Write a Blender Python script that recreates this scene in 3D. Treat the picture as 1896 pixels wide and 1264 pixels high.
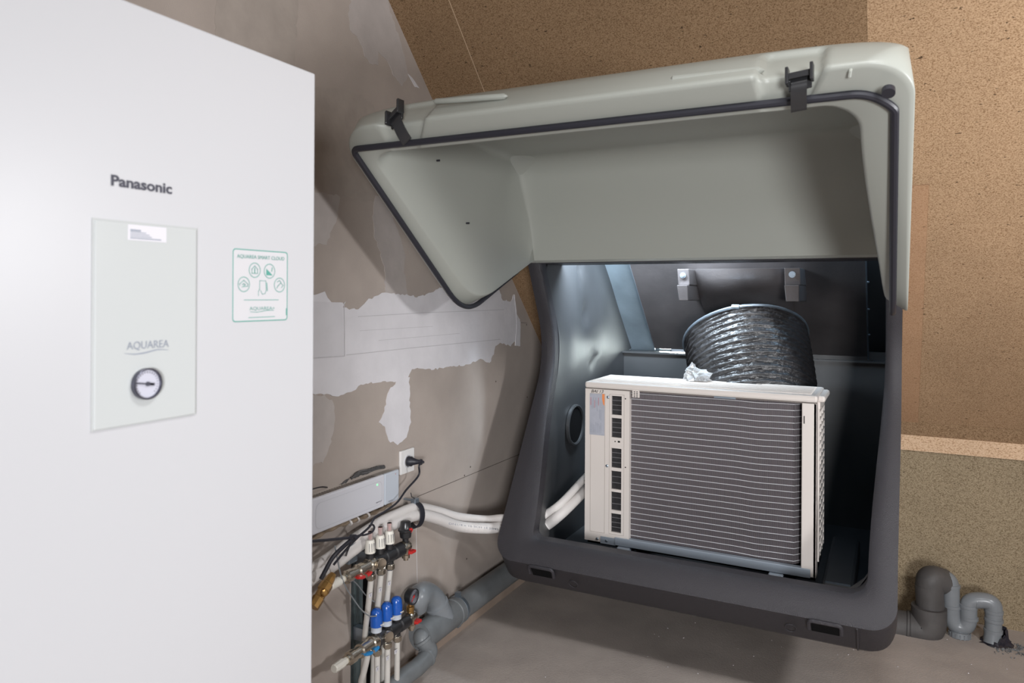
import bpy, bmesh, math, random
from mathutils import Vector, Matrix
random.seed(7)
sc = bpy.context.scene
COL = sc.collection
H0 = 1.32                     # eye height; everything is modelled relative to the eye and lifted at the end
for o in list(bpy.data.objects): bpy.data.objects.remove(o)

# ------------------------------------------------------------------ camera
F = 1354.0; YAW = math.radians(27.334); YH = 545.8; ROLL = -.0058
cam = bpy.data.cameras.new('camera'); camo = bpy.data.objects.new('camera', cam); COL.objects.link(camo)
camo.matrix_world = Matrix.Rotation(YAW, 4, 'Z') @ Matrix.Rotation(math.pi/2, 4, 'X') @ Matrix.Rotation(-ROLL, 4, 'Z')
cam.sensor_width = 36; cam.lens = F/1896*36; cam.shift_y = -(632-YH)/1896
cam.clip_start = .02
cam.dof.use_dof = True; cam.dof.focus_distance = 2.9; cam.dof.aperture_fstop = 6.5
sc.camera = camo
sc.view_settings.view_transform = 'Standard'; sc.view_settings.look = 'None'
sc.view_settings.exposure = 0.0; sc.view_settings.gamma = 1; sc.view_settings.use_curve_mapping = False

# ------------------------------------------------------------------ world and lamps
w = bpy.data.worlds.new('world'); sc.world = w; w.use_nodes = True
w.node_tree.nodes['Background'].inputs[0].default_value = (.62, .74, .9, 1)
w.node_tree.nodes['Background'].inputs[1].default_value = .6

def area(name, loc, target, sx, sy, power, col=(1, 1, 1)):
    l = bpy.data.lights.new(name, 'AREA'); l.shape = 'RECTANGLE'; l.size = sx; l.size_y = sy
    l.energy = power; l.color = col
    o = bpy.data.objects.new(name, l); COL.objects.link(o); o.location = loc
    o.rotation_euler = (Vector(target)-Vector(loc)).to_track_quat('-Z', 'Y').to_euler()
    return o
k_ = area('key_lamp', (.88, -1.45, -.12), (-.75, 2.4, -.45), .6, .6, 33, (.97, .98, 1)); k_.data.spread = math.radians(95)
area('work_lamp', (1.35, 1.50, .22), (-1.25, 2.4, -.3), .20, .20, 25, (.98, .985, 1))
c_ = area('ceiling_lamp', (.15, .80, 1.14), (.15, .95, -1), .40, .14, 12, (.98, .985, 1)); c_.data.spread = math.radians(130)
area('roof_vent_daylight', (-.85, 2.84, .30), (-1.12, 3.4, -.3), .5, .14, 30, (.74, .88, 1))
area('eave_slit_daylight', (-.85, 3.72, -.262), (-.85, 3.0, -.262), .42, .05, 5, (.9, 1, .97))
area('side_slit_daylight', (-.115, 3.02, .28), (-.3, 3.25, -.3), .08, .1, 1.6, (.5, .75, 1))

# ------------------------------------------------------------------ camera maths (pixel of the 1896 frame -> point on a real plane)
cy_, sy_ = math.cos(YAW), math.sin(YAW); cr_, sr_ = math.cos(ROLL), math.sin(ROLL)
def ray(px, py):
    r = (px-948)/F; u = -(py-YH)/F
    r, u = r*cr_+u*sr_, -r*sr_+u*cr_
    return Vector((cy_*r-sy_, sy_*r+cy_, u))
def pX(px, py, x): d = ray(px, py); return d*(x/d.x)
def pY(px, py, y): d = ray(px, py); return d*(y/d.y)
def pZ(px, py, z): d = ray(px, py); return d*(z/d.z)
RO = 2.973
def pS(px, py, k=RO): d = ray(px, py); return d*(k/(d.y+d.z))

# ------------------------------------------------------------------ materials
def lin(c):
    return tuple((v/255/12.92) if v/255 <= .04045 else ((v/255+.055)/1.055)**2.4 for v in c)+(1,)
def M(name, rgb, rough=.5, metal=0, noise=0, nscale=8, bump=0, bscale=80, spec=.5, coat=0, emit=None, trans=0, alpha=1, sheen=0):
    m = bpy.data.materials.new(name); m.use_nodes = True
    nt = m.node_tree; b = nt.nodes['Principled BSDF']
    b.inputs['Base Color'].default_value = lin(rgb); b.inputs['Roughness'].default_value = rough
    b.inputs['Metallic'].default_value = metal; b.inputs['Specular IOR Level'].default_value = spec
    b.inputs['Coat Weight'].default_value = coat
    b.inputs['Transmission Weight'].default_value = trans; b.inputs['Alpha'].default_value = alpha
    if emit:
        b.inputs['Emission Color'].default_value = lin(emit[:3]); b.inputs['Emission Strength'].default_value = emit[3]
    tc = nt.nodes.new('ShaderNodeTexCoord')
    if noise:
        n = nt.nodes.new('ShaderNodeTexNoise'); n.inputs['Scale'].default_value = nscale; n.inputs['Detail'].default_value = 6
        nt.links.new(tc.outputs['Object'], n.inputs['Vector'])
        r = nt.nodes.new('ShaderNodeValToRGB'); a = lin(rgb)
        r.color_ramp.elements[0].position = .3; r.color_ramp.elements[1].position = .7
        r.color_ramp.elements[0].color = tuple(v*(1-noise) for v in a[:3])+(1,)
        r.color_ramp.elements[1].color = tuple(min(1, v*(1+noise)) for v in a[:3])+(1,)
        nt.links.new(n.outputs['Fac'], r.inputs[0]); nt.links.new(r.outputs[0], b.inputs['Base Color'])
    if bump:
        n2 = nt.nodes.new('ShaderNodeTexNoise'); n2.inputs['Scale'].default_value = bscale; n2.inputs['Detail'].default_value = 4
        nt.links.new(tc.outputs['Object'], n2.inputs['Vector'])
        bp = nt.nodes.new('ShaderNodeBump'); bp.inputs['Strength'].default_value = bump; bp.inputs['Distance'].default_value = .004
        nt.links.new(n2.outputs['Fac'], bp.inputs['Height']); nt.links.new(bp.outputs[0], b.inputs['Normal'])
    return m

def chip(name, base, dark, light, scale=1.0, contrast=1.0):
    """particle board: pressed wood chips, long dark flecks"""
    m = bpy.data.materials.new(name); m.use_nodes = True; nt = m.node_tree; N = nt.nodes; L = nt.links
    b = N['Principled BSDF']; b.inputs['Roughness'].default_value = .8; b.inputs['Specular IOR Level'].default_value = .2
    tc = N.new('ShaderNodeTexCoord')
    def noise(sc_, det, vec=None, st=(1, 1, 1)):
        mp = N.new('ShaderNodeMapping'); mp.inputs['Scale'].default_value = st
        L.new(tc.outputs['Object'], mp.inputs['Vector'])
        n = N.new('ShaderNodeTexNoise'); n.inputs['Scale'].default_value = sc_*scale; n.inputs['Detail'].default_value = det
        L.new(mp.outputs[0], n.inputs['Vector']); return n
    n1 = noise(230, 3, st=(.7, 1, 1)); n2 = noise(3, 4); n3 = noise(80, 2, st=(.5, 1, 1))
    r = N.new('ShaderNodeValToRGB'); e = r.color_ramp.elements
    e[0].position = .33; e[0].color = lin(dark); e[1].position = .66; e[1].color = lin(light)
    x = e.new(.46); x.color = lin(base)
    L.new(n1.outputs['Fac'], r.inputs[0])
    r3 = N.new('ShaderNodeValToRGB'); r3.color_ramp.elements[0].position = .25; r3.color_ramp.elements[0].color = (1, 1, 1, 1)
    r3.color_ramp.elements[1].position = .295; r3.color_ramp.elements[1].color = (0, 0, 0, 1)
    L.new(n3.outputs['Fac'], r3.inputs[0])
    mx = N.new('ShaderNodeMixRGB'); mx.inputs[2].default_value = lin(tuple(v*.62 for v in dark))
    L.new(r3.outputs[0], mx.inputs[0]); L.new(r.outputs[0], mx.inputs[1])
    mr = N.new('ShaderNodeMapRange'); mr.inputs[3].default_value = .85; mr.inputs[4].default_value = 1.15
    L.new(n2.outputs['Fac'], mr.inputs[0])
    hs = N.new('ShaderNodeHueSaturation'); L.new(mr.outputs[0], hs.inputs['Value']); L.new(mx.outputs[0], hs.inputs['Color'])
    L.new(hs.outputs[0], b.inputs['Base Color'])
    bp = N.new('ShaderNodeBump'); bp.inputs['Strength'].default_value = .25; bp.inputs['Distance'].default_value = .002
    L.new(n1.outputs['Fac'], bp.inputs['Height']); L.new(bp.outputs[0], b.inputs['Normal'])
    return m

m_chip = chip('particle board', (164, 134, 104), (128, 98, 70), (186, 156, 124), 1.5)
m_chipL = chip('particle board darker', (130, 104, 78), (100, 76, 52), (150, 124, 96), 1.5)  # left boards' own darker tone, with shade above the lid added into the colour
m_chipO = chip('particle board orange', (172, 136, 105), (154, 116, 86), (184, 148, 116), 1.5)
m_chipB = chip('olive particle board', (142, 126, 102), (108, 92, 70), (164, 148, 122), 1.5)
m_chipS = chip('pale particle board', (206, 174, 142), (170, 134, 104), (220, 190, 160))
m_dry = M('plasterboard', (171, 160, 152), .85, noise=.08, nscale=5, bump=.15, bscale=300, spec=.15)
m_flr = M('concrete screed', (172, 162, 155), .8, noise=.13, nscale=5, bump=.35, bscale=160, spec=.2)
m_pl = M('joint filler', (214, 211, 214), .7, noise=.06, nscale=9, bump=.2, bscale=40, spec=.25)
m_plb = M('joint filler second coat', (206, 203, 206), .7, noise=.05, nscale=9, bump=.2, bscale=40, spec=.25)
m_gro = M('filler groove', (190, 187, 189), .8)
m_pl2 = M('thin joint filler', (176, 168, 164), .75, noise=.07, nscale=12, bump=.2, bscale=40, spec=.2)
m_pl3 = M('scraped joint filler', (166, 156, 148), .78, noise=.08, nscale=14, bump=.2, bscale=50, spec=.2)
m_white = M('white powder coat', (189, 189, 192), .35, spec=.4)
m_panel = M('glossy grey-green panel', (189, 192, 192), .15, spec=.6)
m_dkgrey = M('dark print', (62, 62, 74), .5)
m_print = M('blue-grey print', (140, 146, 158), .5)
m_green = M('green print', (84, 150, 138), .5)
m_green2 = M('pale green print', (112, 160, 152), .5)
m_stick = M('sticker film', (198, 197, 200), .3)
m_lbl = M('paper label', (208, 206, 212), .5)
m_lid = M('grey moulded plastic', (155, 157, 150), .42, bump=.06, bscale=25, spec=.45)
m_blk = M('black moulded plastic', (50, 48, 52), .42, bump=.5, bscale=420, spec=.4)
m_blk2 = M('black sheet plastic', (52, 53, 55), .45, bump=.25, bscale=9, spec=.8, noise=.25, nscale=3)
m_blk3 = M('black glossy sheet', (92, 87, 87), .32, metal=.4, bump=.15, bscale=120, spec=.8, noise=.2, nscale=6)
m_rub = M('black rubber', (36, 36, 44), .45, spec=.5)
m_strap = M('black strap', (38, 38, 40), .3, spec=.6)
m_ac = M('ivory painted steel', (213, 205, 199), .4, spec=.4)
m_acs = M('ivory shadow gap', (120, 112, 106), .6)
m_wire = M('bright coil tube', (205, 205, 208), .4, metal=.1)
m_galv = M('galvanised steel', (160, 172, 184), .35, metal=.85, noise=.12, nscale=20)
m_hole = M('dark opening', (16, 16, 17), .8, spec=.1)
m_red = M('red plastic', (190, 40, 38), .4)
m_blue = M('blue plastic', (28, 84, 170), .25, spec=.6)
m_cyan = M('light blue plastic', (36, 128, 190), .4)
m_chrome = M('nickel-plated brass', (196, 186, 170), .22, metal=.95)
m_brass = M('brass', (176, 138, 84), .35, metal=.9, noise=.2, nscale=60)
m_pipeW = M('white insulation foam', (214, 209, 206), .6, bump=.25, bscale=120)
m_capW = M('white plastic cap', (222, 218, 208), .4)
m_pex = M('milky plastic pipe', (196, 192, 186), .35, noise=.05, nscale=20)
m_pvc = M('grey drain plastic', (124, 128, 132), .3, noise=.06, nscale=20, spec=.5)
m_pvc2 = M('dusty grey drain plastic', (110, 113, 115), .4, noise=.15, nscale=14, spec=.4)
m_foil = M('black duct foil', (44, 42, 43), .38, spec=.75, bump=.9, bscale=70)
m_bkpipe = M('dusty black insulation', (78, 75, 74), .6, noise=.3, nscale=9, bump=.2, bscale=60)
m_led = M('green lamp', (120, 255, 140), .5, emit=(90, 255, 120, 3))
m_dust = M('grey debris', (120, 122, 124), .9, noise=.6, nscale=150)
m_clear = M('clear polythene', (235, 235, 235), .08, trans=.85, spec=.8)
m_glass = M('clear plastic', (230, 215, 210), .08, trans=.6)
m_ctrl = M('white appliance plastic', (206, 206, 212), .35)
m_ctrl2 = M('pale blue-grey plastic', (188, 194, 203), .35)
m_scuff = M('scuffed marker', (82, 80, 80), .9, noise=.4, nscale=60)
m_grlab = M('silver label', (168, 170, 180), .4, noise=.05, nscale=60)
m_org = M('orange label corner', (226, 138, 84), .5)
m_face = M('dial face', (190, 190, 202), .3)
m_stud = M('steel stud', (120, 132, 134), .45, metal=.6, noise=.25, nscale=15)
m_brown = M('brown foam and tape', (132, 116, 98), .8, noise=.3, nscale=50, bump=.6, bscale=60)

def coil_material():
    m = bpy.data.materials.new('coil fins'); m.use_nodes = True; nt = m.node_tree; N = nt.nodes; L = nt.links
    b = N['Principled BSDF']; b.inputs['Roughness'].default_value = .5; b.inputs['Metallic'].default_value = .3
    tc = N.new('ShaderNodeTexCoord'); wv = N.new('ShaderNodeTexWave'); wv.bands_direction = 'X'
    wv.inputs['Scale'].default_value = 95; wv.inputs['Distortion'].default_value = .8; wv.inputs['Detail'].default_value = 1
    wv.inputs['Detail Scale'].default_value = .6
    L.new(tc.outputs['Object'], wv.inputs['Vector'])
    r = N.new('ShaderNodeValToRGB'); r.color_ramp.elements[0].color = lin((50, 47, 49)); r.color_ramp.elements[1].color = lin((122, 114, 118))
    L.new(wv.outputs['Fac'], r.inputs[0]); L.new(r.outputs[0], b.inputs['Base Color'])
    bp = N.new('ShaderNodeBump'); bp.inputs['Strength'].default_value = .5; bp.inputs['Distance'].default_value = .003
    L.new(wv.outputs['Fac'], bp.inputs['Height']); L.new(bp.outputs[0], b.inputs['Normal'])
    return m
m_coil = coil_material()
m_rail = M('zinc-coated rail', (162, 172, 184), .4, metal=.25)
m_slat = M('dull coil tube', (112, 110, 112), .5)
m_slot = M('dark fins behind slots', (44, 43, 45), .4, noise=.3, nscale=60)

# ------------------------------------------------------------------ mesh helpers
class MB:
    def __init__(s): s.v = []; s.f = []
    def add(s, vs, fs):
        k = len(s.v); s.v += [Vector(v) for v in vs]; s.f += [tuple(i+k for i in f) for f in fs]; return s
    def box(s, x0, x1, y0, y1, z0, z1):
        return s.add([(x0,y0,z0),(x1,y0,z0),(x1,y1,z0),(x0,y1,z0),(x0,y0,z1),(x1,y0,z1),(x1,y1,z1),(x0,y1,z1)],
                     [(0,3,2,1),(4,5,6,7),(0,1,5,4),(1,2,6,5),(2,3,7,6),(3,0,4,7)])
    def obox(s, c, ax, ay, az, hx, hy, hz):
        c = Vector(c); ax, ay, az = Vector(ax).normalized(), Vector(ay).normalized(), Vector(az).normalized()
        vs = [c+ax*hx*i+ay*hy*j+az*hz*k for k in (-1, 1) for i, j in ((-1,-1),(1,-1),(1,1),(-1,1))]
        return s.add(vs, [(0,3,2,1),(4,5,6,7),(0,1,5,4),(1,2,6,5),(2,3,7,6),(3,0,4,7)])
    def grid(s, rows, closed=False):
        n = len(rows[0]); vs = [p for r in rows for p in r]; fs = []
        for i in range(len(rows)-1):
            for j in range(n if closed else n-1):
                a = i*n+j; b = i*n+(j+1) % n; fs.append((a, b, b+n, a+n))
        return s.add(vs, fs)
    def tube(s, path, r, n=12, caps=True):
        path = [Vector(p) for p in path]; m = len(path)
        rs = r if isinstance(r, (list, tuple)) else [r]*m
        T = [(path[min(i+1, m-1)]-path[max(i-1, 0)]).normalized() for i in range(m)]
        up = Vector((0, 0, 1)) if abs(T[0].z) < .9 else Vector((0, 1, 0))
        nrm = (up-T[0]*up.dot(T[0])).normalized(); rows = []
        for i in range(m):
            nrm = (nrm-T[i]*nrm.dot(T[i])).normalized(); bn = T[i].cross(nrm)
            rows.append([path[i]+(nrm*math.cos(2*math.pi*k/n)+bn*math.sin(2*math.pi*k/n))*rs[i] for k in range(n)])
        s.grid(rows, True)
        if caps:
            k = len(s.v)-m*n
            s.f.append(tuple(reversed(range(k, k+n)))); s.f.append(tuple(range(k+(m-1)*n, k+m*n)))
        return s
    def lathe(s, p0, d, prof, n=20):
        """prof: list of (distance along d, radius)"""
        p0 = Vector(p0); d = Vector(d).normalized()
        up = Vector((0, 0, 1)) if abs(d.z) < .9 else Vector((0, 1, 0))
        a = (up-d*up.dot(d)).normalized(); b = d.cross(a)
        rows = [[p0+d*t+(a*math.cos(2*math.pi*k/n)+b*math.sin(2*math.pi*k/n))*max(r, 1e-5) for k in range(n)] for t, r in prof]
        s.grid(rows, True); m = len(rows); k = len(s.v)-m*n
        s.f.append(tuple(reversed(range(k, k+n)))); s.f.append(tuple(range(k+(m-1)*n, k+m*n)))
        return s
    def build(s, name, mat, parent=None, smooth=False, bevel=0, kind=None, sharp=35):
        me = bpy.data.meshes.new(name); off = Vector(rootloc(parent)) if parent else Vector((0, 0, 0))
        me.from_pydata([v-off for v in s.v], [], s.f); me.materials.append(mat)
        bm = bmesh.new(); bm.from_mesh(me); bmesh.ops.recalc_face_normals(bm, faces=bm.faces)
        if smooth:
            for f in bm.faces: f.smooth = True
            for e in bm.edges:
                if len(e.link_faces) == 2 and e.calc_face_angle(0) > math.radians(sharp): e.smooth = False
        bm.to_mesh(me); bm.free()
        o = bpy.data.objects.new(name, me); COL.objects.link(o)
        if parent: o.parent = parent
        if bevel:
            md = o.modifiers.new('bevel', 'BEVEL'); md.width = bevel; md.segments = 2; md.limit_method = 'ANGLE'
        if kind: o['kind'] = kind
        return o
def rootloc(o):
    v = Vector((0, 0, 0))
    while o: v = v+o.location; o = o.parent
    return v
def thing(name, label, cat, loc, group=None):
    o = bpy.data.objects.new(name, None); COL.objects.link(o); o.location = loc; o.empty_display_size = .05
    o['label'] = label; o['category'] = cat
    if group: o['group'] = group
    return o
def tag(o, label, cat, group=None):
    o['label'] = label; o['category'] = cat
    if group: o['group'] = group
    return o
def struct(o): o['kind'] = 'structure'; return o
def smoothpath(pts, n=8):
    pts = [Vector(p) for p in pts]; out = []
    P = [pts[0]*2-pts[1]]+pts+[pts[-1]*2-pts[-2]]
    for i in range(1, len(P)-2):
        a, b, c, d = P[i-1:i+3]
        for k in range(n):
            t = k/n; out.append(.5*((2*b)+(c-a)*t+(2*a-5*b+4*c-d)*t*t+(3*b-a-3*c+d)*t**3))
    out.append(pts[-1]); return out
def fillet(pts, r, n=8):
    """polyline with rounded inner corners (works for 2-D tuples and Vectors)"""
    pts = [Vector(p) for p in pts]; out = [pts[0]]
    rr = r if isinstance(r, (list, tuple)) else [r]*(len(pts)-2)
    for i in range(1, len(pts)-1):
        a, b, c = pts[i-1:i+2]; q = rr[i-1]
        d1 = (a-b).normalized(); d2 = (c-b).normalized()
        p1 = b+d1*min(q, (a-b).length*.5); p2 = b+d2*min(q, (c-b).length*.5)
        for k in range(n+1):
            t = k/n; out.append(p1*(1-t)**2+b*2*t*(1-t)+p2*t*t)
    out.append(pts[-1]); return out
def resample(pts, n, warp=1.0):
    L = [0]
    for i in range(1, len(pts)): L.append(L[-1]+(pts[i]-pts[i-1]).length)
    out = []
    for k in range(n):
        d = L[-1]*(1-(1-k/(n-1))**warp); i = 0
        while i < len(L)-2 and L[i+1] < d: i += 1
        seg = L[i+1]-L[i]; t = 0 if seg < 1e-9 else (d-L[i])/seg
        out.append(pts[i].lerp(pts[i+1], min(1, t)))
    return out
def at(pts, d):
    for i in range(1, len(pts)):
        l = (pts[i]-pts[i-1]).length
        if d <= l or i == len(pts)-1: return pts[i-1].lerp(pts[i], min(1.0, d/l if l > 1e-9 else 0))
        d -= l
def plen(pts): return sum((pts[i]-pts[i-1]).length for i in range(1, len(pts)))
def sstep(a, b, x):
    t = max(0, min(1, (x-a)/(b-a))); return t*t*(3-2*t)
def textmesh(body, origin, ux, uy, height, mat, name, parent, width=None, bold=0, shear=0, thick=.0006):
    cu = bpy.data.curves.new('t', 'FONT'); cu.body = body; cu.size = 1; cu.offset = bold; cu.resolution_u = 3; cu.shear = shear
    o = bpy.data.objects.new('t', cu); COL.objects.link(o); bpy.context.view_layer.update()
    dg = bpy.context.evaluated_depsgraph_get(); me = o.evaluated_get(dg).to_mesh()
    vs = [v.co.copy() for v in me.vertices]; fs = [tuple(p.vertices) for p in me.polygons]
    bpy.data.objects.remove(o); bpy.data.curves.remove(cu)
    x0 = min(v.x for v in vs); x1 = max(v.x for v in vs); y0 = 0; capH = .73
    ux, uy = Vector(ux).normalized(), Vector(uy).normalized(); nz = ux.cross(uy)
    sx = (width/(x1-x0)) if width else height/capH; syy = height/capH
    mb = MB(); mb.add([Vector(origin)+ux*(v.x-x0)*sx+uy*v.y*syy+nz*thick for v in vs], fs)
    return mb.build(name, mat, parent)

# ================================================================== THE ROOM
WX = -1.5; KY = 3.5; FZ = -H0; CZ = 1.22
YF = -2.6; XR = 3.0
OX0, OX1 = -1.262, .022            # roof opening behind the housing
# floor
struct(MB().box(WX-.1, XR, YF, KY+.0, FZ-.1, FZ).build('floor', m_flr))
# left wall with the cut-out at the manifold
hy0 = pX(650, 1100, WX).y; hy1 = pX(693, 1100, WX).y; hz = pX(690, 1003, WX).z
WT = -1.6
mb = MB(); mb.box(WT, WX, YF, hy0, FZ, CZ); mb.box(WT, WX, hy0, hy1, hz, CZ)
mb.box(WT, WX, hy1, KY, FZ, CZ); mb.box(WT-.03, WT, hy0-.05, hy1+.05, FZ, hz+.05)
wl = struct(mb.build('wall_left', m_dry))
MB().box(WT-.001, WX-.012, hy0+.028, hy1-.001, FZ, hz-.001).build('dark_gap', m_hole, wl)
sb = MB(); y_s0 = pX(650, 1100, WX-.012).y; y_s1 = pX(668, 1100, WX-.012).y
sb.box(WX-.08, WX-.004, y_s0-.002, y_s0+.002, FZ, hz); sb.box(WX-.006, WX-.004, y_s0, y_s1, FZ, hz)
sb.box(WX-.0055, WX-.001, y_s0+.010, y_s0+.014, FZ, hz-.01); sb.box(WX-.0055, WX-.001, y_s1-.012, y_s1-.008, FZ, hz-.01)
sb.build('steel_stud', m_stud, wl)

def patch(pts, mat, depth, name='plaster_patch', jag=.004, step=.012):
    P = [pX(a, b, WX) for a, b in pts]; out = []
    for i in range(len(P)):
        a, b = P[i], P[(i+1) % len(P)]; n = max(1, int((b-a).length/step))
        for k in range(n):
            q = a.lerp(b, k/n); out.append(Vector((0, q.y+random.uniform(-jag, jag), q.z+random.uniform(-jag, jag))))
    bm = bmesh.new(); vs = [bm.verts.new((WX+depth, p.y, p.z)) for p in out]
    f = bm.faces.new(vs); r = bmesh.ops.extrude_face_region(bm, geom=[f])
    for v in r['geom']:
        if isinstance(v, bmesh.types.BMVert): v.co.x = WX-.0005
    bmesh.ops.triangulate(bm, faces=bm.faces); bmesh.ops.recalc_face_normals(bm, faces=bm.faces)
    me = bpy.data.meshes.new(name); bm.to_mesh(me); bm.free(); me.materials.append(mat)
    o = bpy.data.objects.new(name, me); COL.objects.link(o); o.parent = wl; return o
patch([(400,-30),(552,-30),(550,40),(546,122),(548,140),(470,140),(396,140),(398,60)], m_pl3, .0010)
patch([(655,-20),(713,-20),(722,22),(736,62),(749,104),(755,140),(745,160),(730,142),(716,112),(699,97),(699,119),(686,119),(676,106),(665,75),(649,56),(645,25)], m_pl2, .0014)
patch([(755,137),(762,143),(776,163),(768,161)], m_pl, .0014, jag=.001)
patch([(560,161),(600,160),(640,164),(670,176),(692,195),(710,260),(720,330),(725,365),(690,372),(668,372),(640,362),(628,362),(622,372),(600,376),(560,376)], m_pl3, .0008)
patch([(560,350),(628,362),(626,400),(612,430),(603,452),(592,450),(560,462)], m_pl2, .0012)
patch([(695,362),(716,360),(724,395),(738,432),(750,470),(748,505),(754,545),(713,548),(712,500),(704,468),(692,436),(690,400)], m_pl2, .0012)
patch([(560,552),(583,545),(600,541),(610,556),(620,566),(640,560),(634,568),(650,573),(664,571),(678,556),(692,549),(712,540),(745,545),(775,550),(800,541),(830,525),(880,535),(924,538),(930,555),(947,558),(951,545),(955,580),(962,590),(961,610),(958,625),(945,640),(925,634),(917,642),(914,655),(906,672),(888,664),(868,674),(830,680),(800,683),(780,684),(763,681),(757,694),(750,707),(700,706),(668,713),(650,726),(625,732),(600,730),(560,728)], m_pl, .0016)
patch([(560,560),(583,558),(634,560),(636,658),(560,663)], m_plb, .0024, jag=.0006)
patch([(660,586),(900,577),(940,574),(938,625),(773,641),(636,658),(640,590)], m_pl, .0022, jag=.001)
patch([(738,702),(757,700),(758,745),(760,780),(752,810),(735,822),(718,815),(713,790),(702,782),(712,762),(716,728),(724,718)], m_pl, .0017)
patch([(560,728),(600,732),(617,745),(620,780),(612,820),(598,855),(560,866)], m_pl2, .0013)
patch([(952,545),(956,600),(953,640),(962,640),(963,596),(957,588)], m_pl, .0026, jag=.002)
# board joints on the left wall
def seam(a, b, wdt=.0012, mat=m_hole, nm='board_joint', e=0):
    A, B = pX(*a, WX), pX(*b, WX); d = (B-A).normalized(); n = Vector((1, 0, 0)).cross(d)
    return MB().obox((A+B)/2+Vector((e,0,0)), d, n, (1, 0, 0), (B-A).length/2, wdt, .0006).build(nm, mat, wl)
m_joint = M('joint shadow', (84, 76, 70), .9)
seam((773,919),(967,838.5), .0010, m_joint); seam((770,960),(773,1100), .0009, m_pl)
seam((935,595),(976,598), .0008, m_joint)
for q in ((918,706),(860,880),(864,1034),(871,864),(975,601),(976,735)):
    c = pX(*q, WX); MB().lathe(c, (1,0,0), [(-.001,.004),(.0008,.0035)], 8).build('screw_hole', m_joint, wl)
for a_, b_ in (((662,586),(780,579)),((780,579),(932,573)),((640,657),(760,644)),((760,644),(925,628)),((560,664),(637,659)),((636,561),(637,659)),((665,612),(800,604)),((700,630),(850,617))):
    seam(a_, b_, .0012 if a_[1] not in (612,630) else .0007, m_gro, 'filler_groove', .0027)
# skirting strip at the foot of the left wall
a = pX(811.7, 1195.7, WX)
ts = MB().box(WX, WX+.012, a.y-.9, KY, FZ, FZ+.032).build('trim_1', M('dusty timber strip', (160, 142, 128), .8, noise=.15, nscale=9)); struct(ts)

# knee wall (olive particle board) with the opening for the housing
def boxes(lst, name, mat, parent=None, **k):
    mb = MB()
    for b in lst: mb.box(*b)
    return mb.build(name, mat, parent, **k)
KZ = RO-KY
wb = struct(boxes([(WX, OX0, KY, KY+.05, FZ, KZ+.01), (OX0, OX1, KY, KY+.05, FZ, -1.035), (OX1, XR, KY, KY+.05, FZ, KZ+.01)], 'wall_back', m_chipB))
c0 = pY(1800, 813.7, KY).z; c1 = pY(1800, 842.8, KY).z
bt = boxes([(OX1+.02, XR, KY-.012, KY, c1, c0)], 'trim_2', m_chipS); struct(bt)
boxes([(OX1+.02, XR, KY-.006, KY, c0, KZ+.004)], 'panel', m_chipL, wb)  # added filler strip; darker board colour offsets the extra light on its upright face

# sloping roof lining: separate boards
s2 = math.sqrt(.5)
def slope(mb, x0, x1, z0, z1, d0=0.0, d1=.02):
    """board on the slope between heights z0,z1; d = depth behind the visible face"""
    vs = []
    for d in (d0, d1):
        for (x, z) in ((x0, z0), (x1, z0), (x1, z1), (x0, z1)):
            vs.append((x, RO-z+d*s2, z+d*s2))
    return mb.add(vs, [(0,1,2,3),(7,6,5,4),(0,4,5,1),(1,5,6,2),(2,6,7,3),(3,7,4,0)])
ZT = .42          # top of the opening in the slope
xs1 = pS(862, 80).x; xs2 = pS(1605.5, 40).x
sup = MB()
slope(sup, WX-.05, OX0-.02, KZ-.0, CZ+.02, .022, .05); slope(sup, OX0-.02, OX1+.02, ZT, CZ+.02, .022, .05); slope(sup, OX1+.02, XR, KZ, CZ+.02, .022, .05)
sup.box(WX-.05, XR, YF, RO-CZ+.05, CZ, CZ+.06)
ceil = struct(sup.build('ceiling', M('ceiling plaster', (186, 180, 172), .8)))
g = .0015
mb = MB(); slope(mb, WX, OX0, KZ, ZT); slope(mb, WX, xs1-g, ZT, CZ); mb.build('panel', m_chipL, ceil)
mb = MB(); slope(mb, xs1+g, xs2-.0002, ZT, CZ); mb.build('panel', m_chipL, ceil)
px0, px1 = OX1+.02, pS(1709, 570).x; pzt = pS(1705, 342).z
mb = MB(); slope(mb, px1+g, XR, KZ, pzt); slope(mb, xs2+.0002, XR, pzt, CZ); slope(mb, OX1, px0, KZ, ZT-.01); mb.build('panel', m_chip, ceil)
mb = MB(); slope(mb, px0, px1+.001, KZ+.0, pzt-g, -.002, .018); mb.build('infill_panel', m_chipO, ceil)
mb = MB(); slope(mb, xs1-.0012, xs1+.0012, ZT, CZ, -.0006, .001); mb.build('joint_strip', M('pale joint', (186, 160, 132), .8), ceil)
MB().box(XR, XR+.05, YF, KY, FZ, CZ).build('wall_right', m_dry)['kind'] = 'structure'
MB().box(WX-.1, XR+.05, YF-.05, YF, FZ, CZ).build('wall_front', m_dry)['kind'] = 'structure'

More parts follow.
